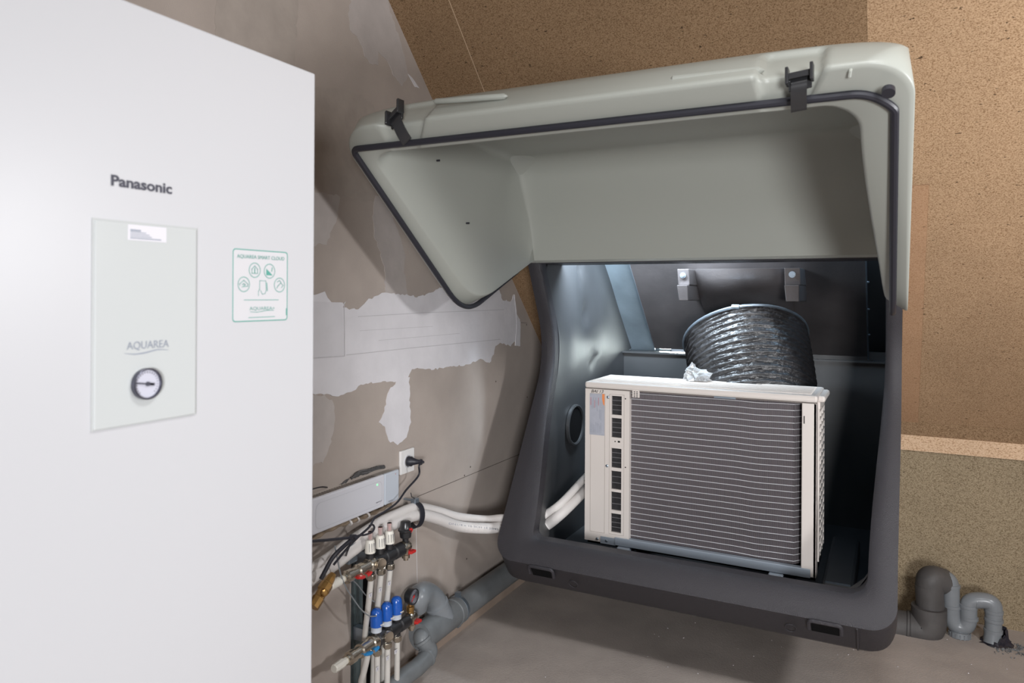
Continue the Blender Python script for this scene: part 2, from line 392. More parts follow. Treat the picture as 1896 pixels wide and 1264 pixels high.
# ================================================================== INDOOR UNIT (white cabinet, left)
UX = -.85
p_top = pX(584.3, 136.5, UX); UY1 = p_top.y; UZ1 = p_top.z; UY0 = UY1-.6
unit = thing('indoor_unit', 'tall white indoor heat pump cabinet at the left, with grey-green panel', 'heat pump', (UX-.31, (UY0+UY1)/2, FZ))
mb = MB(); mb.box(WX+.02, UX-.03, UY0+.003, UY1-.003, FZ+.03, UZ1-.003); mb.build('cabinet_body', m_white, unit, bevel=.004)
mb = MB(); mb.box(UX-.028, UX, UY0, UY1, FZ+.04, UZ1); mb.build('front_cover', m_white, unit, bevel=.003)
for yy in (UY0+.06, UY1-.06):
    for xx in (WX+.1, UX-.1): MB().lathe((xx, yy, FZ), (0, 0, 1), [(0,.022),(.012,.022),(.012,.012),(.032,.012)], 12).build('foot', m_strap, unit)
a = pX(166, 403.5, UX); b = pX(363, 421, UX); c = pX(363, 767, UX); d = pX(171, 798, UX)
gy0, gy1 = (a.y+d.y)/2, (b.y+c.y)/2; gz1 = (a.z+b.z)/2; gz0 = (c.z+d.z)/2
MB().box(UX-.001, UX+.0015, gy0, gy1, gz0, gz1).build('panel_recess', M('panel edge shadow', (178, 180, 180), .5), unit)
gp = MB().box(UX, UX+.0035, gy0+.0022, gy1-.0022, gz0+.001, gz1-.0022).build('control_panel', m_panel, unit, bevel=.0015)
def onU(px, py, e=0): q = pX(px, py, UX+.0036+e); return q
UYv, UZv = (0, 1, 0), (0, 0, 1)
o1 = pX(205, 342, UX); o2 = pX(318, 342, UX)
hP = pX(207, 320.5, UX).z-pX(207, 341, UX).z
base = pX(262, 350, UX)
textmesh('Panasonic', (UX+.0002, o1.y, base.z-.0005), UYv, UZv, hP, m_dkgrey, 'lettering', unit, width=o2.y-o1.y, bold=.03)
# label on the panel
q0, q1 = onU(237, 415), onU(308, 449); lb = MB().box(UX+.0034, UX+.0038, q0.y, q1.y, q1.z, q0.z); lb = lb.build('paper_label', m_lbl, gp)
for k, (wd, hh) in enumerate(((.3, .003), (.45, .0014), (.55, .0014), (.62, .0014), (.9, .0018))):
    z = q0.z-(q0.z-q1.z)*(.36+.125*k)
    MB().box(UX+.0038, UX+.004, q0.y+.003, q0.y+.003+(q1.y-q0.y-.006)*wd, z-hh*.4, z+hh*.4).build('print_line', m_print, gp)
# AQUAREA and swoosh
z0 = onU(236, 647).z; y0 = onU(234, 650).y; y1 = onU(312, 642).y
textmesh('AQUAREA', (UX+.0036, y0, z0), UYv, UZv, onU(236, 632).z-z0, m_print, 'lettering', gp, width=y1-y0)
def ribbon(pts, wd, mat, parent, name, e, n=6, taper=False):
    P = [onU(*q, e) for q in pts]; P = smoothpath(P, n); rows = []
    for i, p in enumerate(P):
        t = (P[min(i+1, len(P)-1)]-P[max(i-1, 0)]).normalized(); nn = Vector((1, 0, 0)).cross(t).normalized()
        ww = wd*(math.sin(math.pi*(.08+.84*i/(len(P)-1))) if taper else 1)
        rows.append([p-nn*ww/2, p+nn*ww/2])
    return MB().grid(rows).build(name, mat, parent)
ribbon([(230,654),(250,655.5),(270,652.5),(292,647),(312,647.5)], .0018, m_print, gp, 'swoosh', .0002, taper=True)
# dial
dc = onU(269, 710); dr = (onU(269, 681).z-onU(269, 739).z)/2
dg_ = MB().lathe((UX+.001, dc.y, dc.z), (1,0,0), [(0, dr), (.009, dr), (.0095, dr*.96), (.0095, dr*.9), (.005, dr*.88)], 36).build('dial_ring', M('dark chrome ring', (92, 92, 104), .25, metal=.7), gp, smooth=True)
MB().lathe((UX+.003, dc.y, dc.z), (1,0,0), [(0, dr*.88), (.0045, dr*.88)], 36).build('dial_face', m_face, gp)
mb = MB(); dv = Vector((0, -1, .16)).normalized(); mb.obox(Vector((UX+.009, dc.y, dc.z))+dv*dr*.22, dv, dv.cross(Vector((1,0,0))), (1,0,0), dr*.6, .0009, .0004)
mb.lathe((UX+.0076, dc.y, dc.z), (1,0,0), [(0, .0028), (.002, .0028)], 12); mb.obox(Vector((UX+.009, dc.y, dc.z))-dv*dr*.22, dv, dv.cross(Vector((1,0,0))), (1,0,0), dr*.24, .0017, .0004)
mb.build('dial_needle', m_dkgrey, gp)
mb = MB()
for k in range(21):
    an = math.radians(225-k*13.5); u_ = Vector((0, math.cos(an), math.sin(an)))
    mb.obox(Vector((UX+.0077, dc.y, dc.z))+u_*dr*.74, u_, u_.cross(Vector((1,0,0))), (1,0,0), .0012, .00025, .0002)
mb.build('dial_scale', m_dkgrey, gp)
# green sticker
sa = pX(430, 460, UX); sb_ = pX(532, 466, UX); sc_ = pX(532, 592, UX); sd = pX(430, 597, UX)
sy0, sy1 = (sa.y+sd.y)/2, (sb_.y+sc_.y)/2; sz1 = (sa.z+sb_.z)/2; sz0 = (sc_.z+sd.z)/2
SE = UX+.0004
def rrect(y0, y1, z0, z1, r, n=5):
    out = []
    for cy, cz, a0 in ((y1-r, z1-r, 0), (y0+r, z1-r, 90), (y0+r, z0+r, 180), (y1-r, z0+r, 270)):
        for k in range(n+1):
            an = math.radians(a0+90*k/n); out.append((cy+r*math.cos(an), cz+r*math.sin(an)))
    return out
def poly(pts, x, th, name, mat, parent):
    n = len(pts); mb = MB(); mb.add([(x, a, b) for a, b in pts]+[(x+th, a, b) for a, b in pts],
        [tuple(range(n))[::-1], tuple(range(n, 2*n))]+[(i, (i+1) % n, n+(i+1) % n, n+i) for i in range(n)])
    return mb.build(name, mat, parent)
def ring2(po, pi, x, name, mat, parent):
    n = len(po); return MB().add([(x, a, b) for a, b in po]+[(x, a, b) for a, b in pi], [(i, (i+1) % n, n+(i+1) % n, n+i) for i in range(n)]).build(name, mat, parent)
st = poly(rrect(sy0, sy1, sz0, sz1, .005), UX, .0004, 'sticker', m_stick, unit)
ring2(rrect(sy0, sy1, sz0, sz1, .005), rrect(sy0+.0016, sy1-.0016, sz0+.0016, sz1-.0016, .004), SE+.0001, 'sticker_border', m_green, st)
def s2y(u): return sy0+(sy1-sy0)*u
def s2z(v): return sz1-(sz1-sz0)*v
SW = sy1-sy0; SH = sz1-sz0
textmesh('AQUAREA SMART CLOUD', (SE, s2y(.07), s2z(.125)), UYv, UZv, SH*.052, m_green, 'lettering', st, width=SW*.86, bold=.0)
def circ(u, v, r, name='icon', wd=.0013):
    def c_(rr): return [(s2y(u)+rr*math.cos(2*math.pi*k/28), s2z(v)+rr*math.sin(2*math.pi*k/28)) for k in range(28)]
    ring2(c_(r), c_(r-wd), SE+.0004, name, m_green2, st)
def stroke(pts, wd=.0011, mat=None, name='icon'):
    mb = MB()
    P = [Vector((SE+.0003, s2y(a), s2z(b))) for a, b in pts]
    for a_, b_ in zip(P, P[1:]):
        d_ = (b_-a_); mb.obox((a_+b_)/2, d_, d_.cross(Vector((1,0,0))), (1,0,0), d_.length/2+wd/2, wd/2, .0001)
    return mb.build(name, mat or m_green2, st)
R_ = SW*.105
for u, v in ((.38,.285),(.65,.29),(.19,.485),(.84,.485)): circ(u, v, R_)
stroke([(.33,.33),(.33,.27),(.38,.225),(.43,.27),(.43,.33),(.33,.33)]); stroke([(.38,.26),(.38,.32)], .0016, m_green)
poly([(s2y(a), s2z(b)) for a, b in ((.59,.255),(.65,.30),(.71,.35),(.59,.35))], SE, .0002, 'icon', m_green, st); stroke([(.70,.24),(.69,.29)], .0014, m_green)
stroke([(.12,.50),(.12,.48),(.19,.43),(.26,.48),(.26,.51),(.16,.52)]); stroke([(.165,.49),(.19,.475),(.215,.49),(.19,.505)], .0012)
stroke([(.80,.44),(.84,.42),(.87,.45),(.84,.475),(.81,.50),(.79,.53)], .0012); stroke([(.87,.46),(.91,.49),(.88,.52)], .0011)
stroke([(.47,.56),(.47,.43),(.58,.43),(.59,.56),(.57,.61),(.52,.62),(.49,.57)], .0009); stroke([(.47,.54),(.45,.58),(.45,.64)], .0008); stroke([(.60,.46),(.61,.57)], .0012, m_green)
stroke([(.2,.70),(.82,.70)], .0011, m_green2)
textmesh('AQUAREA+', (SE, s2y(.29), s2z(.842)), UYv, UZv, SH*.05, m_green2, 'lettering', st, width=SW*.46)
stroke([(.31,.865),(.42,.872),(.52,.86),(.62,.848),(.73,.85)], .0009)
stroke([(.28,.945),(.75,.94)], .0011, m_green2); stroke([(.975,.83),(.975,.92)], .0012, m_green)

# ================================================================== HOUSING (black frame, lid, shell)
hs = thing('roof_housing', 'black plastic equipment housing in the roof slope, with raised grey lid', 'housing', (-.62, 2.9, -1.05))
def side_pts(prof, X, inward, r, ns=44, nc=9):
    """points down one side of a loop, with the plan corner rounded at the end; X may be a function of distance"""
    L = plen(prof); fx = X if callable(X) else (lambda d, L=L: X); out = []
    for k in range(ns):
        d = (L-r)*k/(ns-1); p = at(prof, d); out.append(Vector((fx(d), p[0], p[1])))
    for k in range(1, nc+1):
        th = math.pi/2*k/nc; d = L-r+r*math.sin(th); p = at(prof, min(d, L-1e-6)); out.append(Vector((fx(d)+inward*r*(1-math.cos(th)), p[0], p[1])))
    return out
def loop(prof, xl, xr, rl, rr, nb=40, ns=44, nc=9, extra=None):
    A = side_pts(prof, xl, 1, rl, ns, nc); B = side_pts(prof, xr, -1, rr, ns, nc)
    a, b = A[-1], B[-1]; mid = [a.lerp(b, k/nb) for k in range(1, nb)]
    return A+mid+B[::-1]
def V2(y, z): return Vector((y, z))
Ho, Ko, Bo = (2.60, .142), (2.785, -.235), (2.335, -.955)
po = fillet([V2(*Ho), V2(*Ko), V2(*Bo)], .17, 12)
dirKB = (V2(*Bo)-V2(*Ko)).normalized()
Hi = (2.607, .124); Ki = (2.787, -.235); Bi = V2(*Bo)-dirKB*.082+V2(.006, .004)
pi_ = fillet([V2(*Hi), V2(*Ki), Bi], .16, 12); pid = resample(pi_, 300)
Lo, Li = plen(po), plen(pi_)
XL, XRt = -1.279, .036
xo_l = lambda d: XL; xo_r = lambda d: XRt-.012*sstep(.4, 1.2, d)
xi_l = lambda d: -1.222+.078*sstep(.36, 1.2, d)**1.2
xi_r = lambda d: -.012-.042*sstep(.3, 1.1, d)
lo = loop(po, xo_l, xo_r, .075, .075); li = loop(pi_, xi_l, xi_r, .03, .06)
lm = [a.lerp(b, .42)+Vector((0, -.010, .0)) for a, b in zip(lo, li)]
lm2 = [a.lerp(b, .86)+Vector((0, -.008, .0)) for a, b in zip(lo, li)]
def wbot(p): return sstep(-.80, -.95, p.z)
lo1 = [p+Vector((0, .012+.0*wbot(p), -.012*wbot(p))) for p in lo]
def inset(p, e): return Vector((max(XL+0, min(XRt, p.x)), p.y, p.z))
lo2 = [p+Vector((0, .06, -.085*wbot(p))) for p in lo]
lo2b = [p+Vector((-.01*(1 if p.x > -.6 else -1)*wbot(p), .10, -.105*wbot(p))) for p in lo]
lo3 = [Vector((p.x, min(3.49, 2.965-p.z) if p.z > -.95 else 3.49, p.z)) for p in lo2b]
lo3 = [Vector((p.x, max(p.y, q.y+.002), p.z)) for p, q in zip(lo3, lo2b)]
li1 = [p+Vector((0, .012, 0)) for p in li]
li2 = [p+Vector((0, .05, 0)) for p in li]
mb = MB(); mb.grid([lo3, lo2b, lo2, lo1, lo, lm, lm2, li, li1, li2])
# top rail
tr = [lo[0], lo[-1]]
mb.add([lo[0], lo[-1], li[-1], li[0], lo[0]+Vector((0,.20,0)), lo[-1]+Vector((0,.20,0)), li[-1]+Vector((0,.19,0)), li[0]+Vector((0,.19,0))], [(0,1,2,3),(4,5,1,0),(3,2,6,7)])
fr = mb.build('frame', m_blk, hs, smooth=True, sharp=50)
# moulded grips on the lower beam
def beam(px, py): # point on the lower flange/front edge
    d = ray(px, py); t = (2.335)/d.y; return d*t
for (gx0, gy0_, gx1, gy1_) in ((978, 1034, 1022, 1046), (1497, 1123, 1557, 1142)):
    A = pY(gx0, gy0_, 2.325); B = pY(gx1, gy1_, 2.325); ln = (B-A).length
    A = Vector((A.x, 2.328, -.957)); B = Vector((A.x+ln, 2.328, -.957))
    gp_ = fillet([A+Vector((0,.012,-.03)), A, B, B+Vector((0,.012,-.03))], .012, 5)
    MB().tube(gp_, .006, 8).build('grip', m_blk, fr, smooth=True)
    MB().add([A+Vector((.006,.004,-.006)), B+Vector((-.006,.004,-.006)), B+Vector((-.006,.026,-.04)), A+Vector((.006,.026,-.04)),
              A+Vector((.006,.03,-.006)), B+Vector((-.006,.03,-.006)), B+Vector((-.006,.04,-.04)), A+Vector((.006,.04,-.04))],
             [(0,1,2,3),(7,6,5,4),(0,4,5,1),(1,5,6,2),(2,6,7,3),(3,7,4,0)]).build('grip_pocket', m_hole, fr)
for q in ((1062, 1078), (1464, 1155)):
    c = pY(*q, 2.365); c = Vector((c.x, 2.362, -1.005)); nrm = Vector((0, -.8, -.45)).normalized()
    pts = []; ax = Vector((1,0,0)); ay = nrm.cross(ax)
    for k in range(25): an = 2*math.pi*k/24; pts.append(c+(ax*math.cos(an)+ay*math.sin(an))*.016)
    MB().tube(pts, .0016, 6, False).build('embossed_ring', m_blk, fr, smooth=True)
for xx in (XRt-.115,):
    pts = [Vector((xx, 2.331, -.957)), Vector((xx, 2.343, -.972)), Vector((xx, 2.392, -1.042)), Vector((xx, 2.44, -1.062))]
    MB().tube(pts, .003, 6).build('mould_line', m_blk, fr, smooth=True)

# ---- inner shell
LEDGE = V2(3.58, -.283); PK = 3.315           # slanted panel lies on y+z = PK
def shell_side(name, xf, xbk, mat, dents=()):
    rows = []; nz, ny = 60, 40
    for i in range(nz+1):
        z = -1.03+(1.62)*i/nz
        # front y on inner profile
        yf = None; best = 9
        for p in pid:
            if abs(p[1]-z) < best: best = abs(p[1]-z); yf = p[0]
        if z > Hi[1]: yf = Hi[0]+.03
        if z < Bi[1]: yf = Bi[0]+.0
        yb = (3.60 if z < LEDGE[1] else PK+.14-z); row = []
        for j in range(ny+1):
            t = j/ny; y = yf+.045+(yb-yf-.045)*t
            x = xf(z)+(xbk-xf(z))*sstep(0, .25, t)
            for (dy, dz, a, sy, sz) in dents: x += a*math.exp(-((y-dy)/sy)**2-((z-dz)/sz)**2)
            row.append(Vector((x, y, z)))
        rows.append(row)
    return MB().grid(rows).build(name, mat, hs, smooth=True)
def xinner(z, left=True):
    best = 9; r = None
    L_ = li[:53] if left else li[-53:]
    for p in L_:
        if abs(p.z-z) < best: best = abs(p.z-z); r = p.x
    return r
shell_side('side_wall', lambda z: xinner(z), -1.212, m_blk2, [(3.0, .115, -.022, .03, .05), (3.06, -.09, -.022, .03, .045), (3.14, -.3, -.012, .03, .03), (3.25, -.1, .02, .15, .2), (2.9, -.15, .012, .08, .3)])
shell_side('side_wall', lambda z: xinner(z, False), -.012, m_blk2)
boxes([(-1.22, -.02, 2.50, 3.62, -1.045, -1.03)], 'bottom_tray', m_blk2, hs)
boxes([(-1.25, .02, 3.60, 3.62, -1.04, LEDGE[1])], 'back_wall', m_blk2, hs)
mb = MB(); mb.add([(-1.24, 3.60, LEDGE[1]), (.02, 3.60, LEDGE[1]), (.02, 3.75, LEDGE[1]-.004), (-1.24, 3.75, LEDGE[1]-.004)], [(0,1,2,3)])
mb.box(-1.24, .02, 3.575, 3.602, LEDGE[1]-.008, LEDGE[1]); mb.box(-.66, .02, 3.600, 3.612, LEDGE[1]-.004, LEDGE[1]+.04); mb.build('ledge', m_blk2, hs)
def pslope(mb, x0, x1, z0, z1, K, th=.008):
    vs = []
    for d in (0, th):
        for (x, z) in ((x0, z0), (x1, z0), (x1, z1), (x0, z1)): vs.append((x, K-z+d*s2, z+d*s2))
    return mb.add(vs, [(0,1,2,3),(7,6,5,4),(0,4,5,1),(1,5,6,2),(2,6,7,3),(3,7,4,0)])
mb = MB(); pslope(mb, -1.045, -.083, LEDGE[1]+.020, .62, PK); cp = mb.build('cover_sheet', m_blk3, hs)
mb = MB(); pslope(mb, -1.0465, -1.0435, LEDGE[1]+.012, .6, PK-.004, .01); mb.build('sheet_edge', m_galv, hs)
mb = MB(); pslope(mb, -.087, -.081, LEDGE[1]+.006, .6, PK-.006, .012); er = mb.build('edge_rail', m_galv, hs)
for zz in (-.16, -.05, .06):
    MB().lathe((-.078, PK-zz-.01, zz), (0, -s2, -s2), [(0,.005),(.004,.004)], 8).build('rivet', m_galv, hs)
mb = MB(); pslope(mb, -1.22, -1.0, LEDGE[1]-.01, .62, PK+.13); mb.build('side_flange', M('blue-grey sheet', (150, 164, 174), .35, metal=.4, noise=.15, nscale=8), hs)
mb = MB(); pslope(mb, -.10, .02, LEDGE[1]-.01, .62, PK+.10); mb.build('side_flange', m_blk2, hs)
boxes([(-1.25, .02, 2.64, 3.0, .58, .60)], 'top_plate', m_blk2, hs)
# round port in the left side wall and the pipe grommet
pc = pX(1062, 786, -1.208); 
MB().lathe((-1.206, pc.y, pc.z), (1,0,0), [(0,.088),(.012,.088),(.014,.082),(.010,.076),(-.02,.074)], 32).build('round_port', m_blk2, hs, smooth=True)
MB().lathe((-1.206, pc.y, pc.z), (1,0,0), [(0,.077),(.006,.077)], 32).build('port_opening', m_hole, hs)
gc = pX(985, 962, -1.165)
MB().lathe((-1.212, gc.y+.075, gc.z), (1,0,0), [(-.01,.05),(.006,.05),(.008,.044),(.004,.042)], 24).build('pipe_grommet', m_hole, hs, smooth=True)

# ---- exhaust hood on the sheet
def onP(px, py, e): return pS(px, py, PK-e)
hx0 = onP(1272, 520, .05).x; hx1 = onP(1490, 520, .05).x; hxa = onP(1290, 520, .06).x; hxb = onP(1463, 520, .06).x
rows = []
for k, (z, e) in enumerate(((.118, .0), (.113, .085), (.075, .10), (.03, .105), (-.01, .09), (-.08, .06), (-.2, .02))):
    row = []
    for j in range(13):
        t = j/12; x = hxa+(hxb-hxa)*t; b_ = math.sin(math.pi*t)**.5 if 0 < t < 1 else 0
        row.append(Vector((x, PK-z-(e*1.4)*(.55+.45*b_), z)))
    rows.append(row)
mb = MB(); mb.grid(rows)
mb.build('exhaust_hood', m_blk3, hs, smooth=True, sharp=80)
for xa, xb, s_ in ((hx0, hxa+.004, 1), (hxb-.004, hx1, -1)):
    mb = MB(); yb_ = 3.03
    mb.add([(xa, yb_, .112), (xb, yb_, .112), (xb, yb_+.02, .045), (xa, yb_+.02, .045), (xa, PK-.10, .112), (xb, PK-.10, .112), (xb, PK-.04, .045), (xa, PK-.04, .045)],
           [(0,1,2,3),(4,7,6,5),(0,4,5,1),(1,5,6,2),(2,6,7,3),(3,7,4,0)])
    mb.add([(xa+.002, yb_-.012, .045), (xb-.002, yb_-.012, .045), (xb-.004, yb_+.01, -.02), (xa+.006, yb_+.01, -.02), (xa+.002, PK-.03, .045), (xb-.002, PK-.03, .045), (xb-.004, PK+.03, -.02), (xa+.006, PK+.03, -.02)],
           [(0,1,2,3),(4,7,6,5),(0,4,5,1),(1,5,6,2),(2,6,7,3),(3,7,4,0)])
    br = mb.build('bracket', m_blk3, hs, bevel=.003)
    cx = (xa+xb)/2
    MB().lathe((cx, yb_+.002, .086), (0, -1, -.1), [(0,.013),(.002,.013),(.002,.007),(.006,.007)], 10).build('bolt', m_galv, br)

# ---- lid
Hl, Kl, Bl = (2.585, .126), (2.125, -.062), (1.49, .432)
plo = fillet([V2(*Hl), V2(*Kl), V2(*Bl)], .12, 12)
dl = (V2(*Bl)-V2(*Kl)).normalized()
Bli = V2(*Bl)-dl*.092
pli = fillet([V2(2.565, .134), V2(2.13, -.03), Bli], .14, 12)
LXL, LXR = -1.30, .040
def lx_r(d): return LXR
NS, NC, NB = 110, 14, 130
lidO = loop(plo, lambda d: LXL, lambda d: LXR, .11, .085, NB, NS, NC)
lidI = loop(pli, lambda d: LXL+.068, lambda d: LXR-.05-.045*sstep(.35, 1.1, d), .06, .07, NB, NS, NC)
nL = NS+NC
def split(lp): return lp[:nL], lp[-nL:][::-1], lp[nL-1:-(nL-1)]
def recess(x):
    return max(sstep(-.238, -.226, x)-sstep(-.122, -.110, x), .8*(sstep(-1.165, -1.13, x)-sstep(-1.03, -1.01, x)))
# inner cavity: lerp between side edge profile and dome profile across the width
domeI = resample(fillet([V2(2.565,.134), V2(2.53,.27), V2(2.405,.505), V2(2.0,.512), V2(1.72,.455), Bli], [.06,.035,.12,.08], 8), nL)
domeO = resample(smoothpath([V2(*Hl), V2(2.585,.28), V2(2.53,.375), V2(2.455,.47), V2(2.36,.535), V2(2.2,.565), V2(2.0,.575), V2(1.78,.550), V2(1.65,.525), V2(1.575,.497), V2(1.525,.463), V2(*Bl)], 8), nL)
def shellgrid(lp, dome, nexp, outer=False):
    A, B, mid = split(lp); NU = len(mid); rows = []
    for i in range(NU):
        # spacing: cosine so the ends are finer
        t = i/(NU-1); ue = -math.cos(math.pi*t) if not outer else (2*t-1); u = .65*ue+.35*(2*t-1)
        w_ = (1-abs(u)**nexp)**(1/nexp) if abs(u) < 1 else 0
        row = []
        for k in range(nL):
            a, b = A[k], B[k]; x = a.x+(b.x-a.x)*(u+1)/2
            e = a.lerp(b, (u+1)/2); y = e.y+(dome[k][0]-e.y)*w_; z = e.z+(dome[k][1]-e.z)*w_
            if outer and y < 1.62 and z > .40:
                rc = recess(x)*sstep(1.60, 1.555, y); y += .030*rc
            row.append(Vector((x, y, z)))
        rows.append(row)
    return rows
gi = shellgrid(lidI, domeI, 32); go = shellgrid(lidO, domeO, 7, True)
def perim(rows): # left side down, front across, right side up
    return rows[0]+[r[-1] for r in rows[1:-1]]+rows[-1][::-1]
PI_, PO_ = perim(gi), perim(go)
# keep the corner and seam consistent: bevel ring between shell and flange
nn = Vector((0, -.6, -.8))
bev = [a.lerp(b, .03)+nn*.003 for a, b in zip(PO_, PI_)]
ff = [a.lerp(b, .12)+nn*.005 for a, b in zip(PO_, PI_)]
fi = [a.lerp(b, .92)+nn*.005 for a, b in zip(PO_, PI_)]
mb = MB(); mb.grid(gi); mb.grid(go); mb.grid([PO_, bev, ff, fi, PI_])
mb.add([PI_[0], PI_[-1], PO_[-1], PO_[0]], [(0,1,2,3)])
bmv = mb
lid = mb.build('lid', m_lid, hs, smooth=True, sharp=60)
bm = bmesh.new(); bm.from_mesh(lid.data); bmesh.ops.remove_doubles(bm, verts=bm.verts, dist=.0004)
bmesh.ops.recalc_face_normals(bm, faces=bm.faces)
for e in bm.edges: e.smooth = not (len(e.link_faces) == 2 and e.calc_face_angle(0) > math.radians(70))
bm.to_mesh(lid.data); bm.free()
# seal
sl = [p for p in loop(plo, lambda d: LXL+.024, lambda d: LXR-.034, .02, .075, NB, NS, NC)]
A, B, mid = split(sl)
cut = 6
def inlid(p, k=.009): return p+nn*k
Ltot = plen(plo)
def seal_side(S):
    out = []
    for p in S[cut:]:
        out.append(p)
    return out
ins = dl*-.064   # inward from the front edge
front_shift = lambda p, t: Vector((p.x, p.y+ins[0]*t, p.z+ins[1]*t))
sealL = seal_side(A); sealR = seal_side(B)
def fs(p): return front_shift(p, sstep(1.62, 1.50, p.y))
path = [inlid(fs(p)) for p in sealL]+[inlid(fs(p)) for p in mid[1:-1]]+[inlid(fs(p)) for p in sealR[::-1]]
# right side stops at the lobe
kR = max(range(len(path)), key=lambda i: (path[i].x > -.3)*(-path[i].z))
path = path[:kR-1]
path2 = [path[i] for i in range(0, len(path))]
sl_o = MB().tube(path2, .0085, 10).build('seal', m_rub, lid, smooth=True)
# latches
def latch(px, py_top, py_bot, tilt, skew):
    yb = 1.505; top = pY(px, py_top, 1.488); bot = pY(px+skew, py_bot, 1.515)
    d_ = Vector((1, 0, tilt)).normalized(); n_ = Vector((0, -1, 0))
    h = .0145
    midp = top.lerp(bot, .5)+Vector((0, -.03, .004)); pts = [top, top.lerp(bot, .3)+Vector((0,-.012,.002)), top.lerp(bot, .65)+Vector((0, -.010, 0)), bot]
    pts = smoothpath(pts, 5); rows = [[p-d_*h, p+d_*h, p+d_*h+Vector((0,.004,0)), p-d_*h+Vector((0,.004,0))] for p in pts]
    st_ = MB().grid(rows, True); k = len(st_.v); st_.f += [(0,1,2,3), (k-4,k-3,k-2,k-1)]
    so = st_.build('latch_strap', m_strap, lid, smooth=True, sharp=50)
    mb = MB(); mb.obox(top+Vector((0, -.002, .004)), d_, (0,1,0), (0,0,1), .024, .008, .006)
    for s_ in (-1, 1): mb.obox(top+d_*s_*.022+Vector((0, -.006, .004)), d_, (0,1,0), (0,0,1), .003, .014, .016)
    mb.obox(top+Vector((0, .006, -.008)), d_, (0,1,0), (0,0,1), .021, .004, .014)
    mb.build('latch_buckle', m_strap, lid, bevel=.0015)
latch(1481, 143, 205, .1, -2)
latch(733, 212, 262, .75, 20)
# raised ribs on the front face of the lid
def rib(p0, p1, r=.006):
    A = pY(*p0, 1.520); B = pY(*p1, 1.520)
    MB().tube([A, A.lerp(B, .04), A.lerp(B, .5), A.lerp(B, .96), B], [r*.2, r, r, r, r*.2], 10).build('rib', m_lid, lid, smooth=True)
rib((803,188),(940,178), .0075); rib((1240,148),(1415,130), .0085)
MB().tube([pY(1583,92,1.585), pY(1581,104,1.545), pY(1577,120,1.510), pY(1574,134,1.487), pY(1573,142,1.492)], .003, 8).build('mould_line', m_lid, lid, smooth=True)
c = pY(1645, 168, 1.50); MB().lathe(c-nn*.004, nn, [(0,.0115),(.012,.0115)], 20).build('plug', m_rub, lid)
for q in ((811,297),(866,413)):
    c = pX(*q, -1.225); MB().lathe(c, (1,0,0), [(-.01,.003),(.006,.003)], 8).build('moulding_pip', m_rub, lid)

# ================================================================== OUTDOOR UNIT
AY = 2.65
def pa(px, py): return pY(px, py, AY)
ax0 = pa(1084, 705).x; ax1 = pa(1513, 743).x; az1 = -.333; az0 = -.945; AB = 2.93
ac = thing('outdoor_unit', 'ivory outdoor heat pump unit with dark finned coil inside the black housing', 'heat pump', ((ax0+ax1)/2, (AY+AB)/2, -.99))
# top cover
top = MB(); top.box(ax0-.002, ax1+.002, AY-.004, AB, az1-.0245, az1)
tp = top.build('top_cover', m_ac, ac, bevel=.008)
for k in range(9):
    y = AY+.03+k*.026; MB().box(ax0+.012, ax1-.02, y, y+.009, az1-.001, az1+.0025).build('rib', m_ac, tp, bevel=.001)
MB().box(ax1-.01, ax1+.022, AY+.05, AB-.02, az1-.028, az1-.006).build('carry_handle', m_ac, tp, bevel=.008)
# body
sx = pa(1165, 850).x; rx = pa(1484, 850).x
body = MB(); body.box(ax0, sx, AY+.012, AB-.002, az0, az1-.0255); body.box(sx, rx, AB-.03, AB-.004, az0, az1-.0255); 
bd = body.build('casing', m_ac, ac)
mb = MB(); 
fp_z1 = az1-.0255
slots = []
for (ya, yb) in ((733,768),(774,810),(830,866),(872,906),(911,945),(951,986)):
    slots.append((pa(1142, ya).z, pa(1142, yb).z))
sx0 = pa(1131.5, 850).x; sx1 = pa(1150.5, 850).x
zc = fp_z1; cells = []
mb.box(ax0, sx0, AY, AY+.012, az0, fp_z1); mb.box(sx1, sx, AY, AY+.012, az0, fp_z1)
for (za, zb) in slots: mb.box(sx0, sx1, AY, AY+.012, za, zc); zc = zb
mb.box(sx0, sx1, AY, AY+.012, az0, zc)
fpn = mb.build('front_panel', m_ac, ac)
for (za, zb) in slots:
    s_ = MB().box(sx0, sx1, AY+.009, AY+.0115, zb, za).build('vent_slot', m_slot, fpn)
    n_ = int((za-zb)/.0235)
    for k in range(1, n_+1):
        z = zb+(za-zb)*k/(n_+1); MB().box(sx0, sx1, AY+.0075, AY+.009, z-.001, z+.001).build('slat', m_slat, fpn)
# pressed outlines
def outl(x0, x1, z0, z1, wd=.0012, nm='pressed_line'):
    b = [(x0, x1, AY-.0006, AY+.001, z1-wd, z1), (x0, x1, AY-.0006, AY+.001, z0, z0+wd), (x0, x0+wd, AY-.0006, AY+.001, z0, z1), (x1-wd, x1, AY-.0006, AY+.001, z0, z1)]
    return boxes(b, nm, m_ac2, fpn)
m_ac2 = M('ivory paint crease', (168, 158, 151), .5)
outl(pa(1093,850).x, pa(1120,850).x, pa(1107,985).z, pa(1107,728).z)
outl(pa(1128,850).x, pa(1155.5,850).x, pa(1142,990).z, pa(1142,730).z)
boxes([(ax0, ax1, AY-.001, AY+.002, az1-.027, az1-.0245)], 'shadow_gap', m_acs, ac)
for q in ((1126,735),(1124,862),(1106,997),(1123,1001),(1148,1003)):
    c = pa(*q); MB().lathe((c.x, AY, c.z), (0,-1,0), [(0,.0055),(.002,.0055),(.0035,.003)], 10).build('screw', m_galv, fpn, smooth=True)
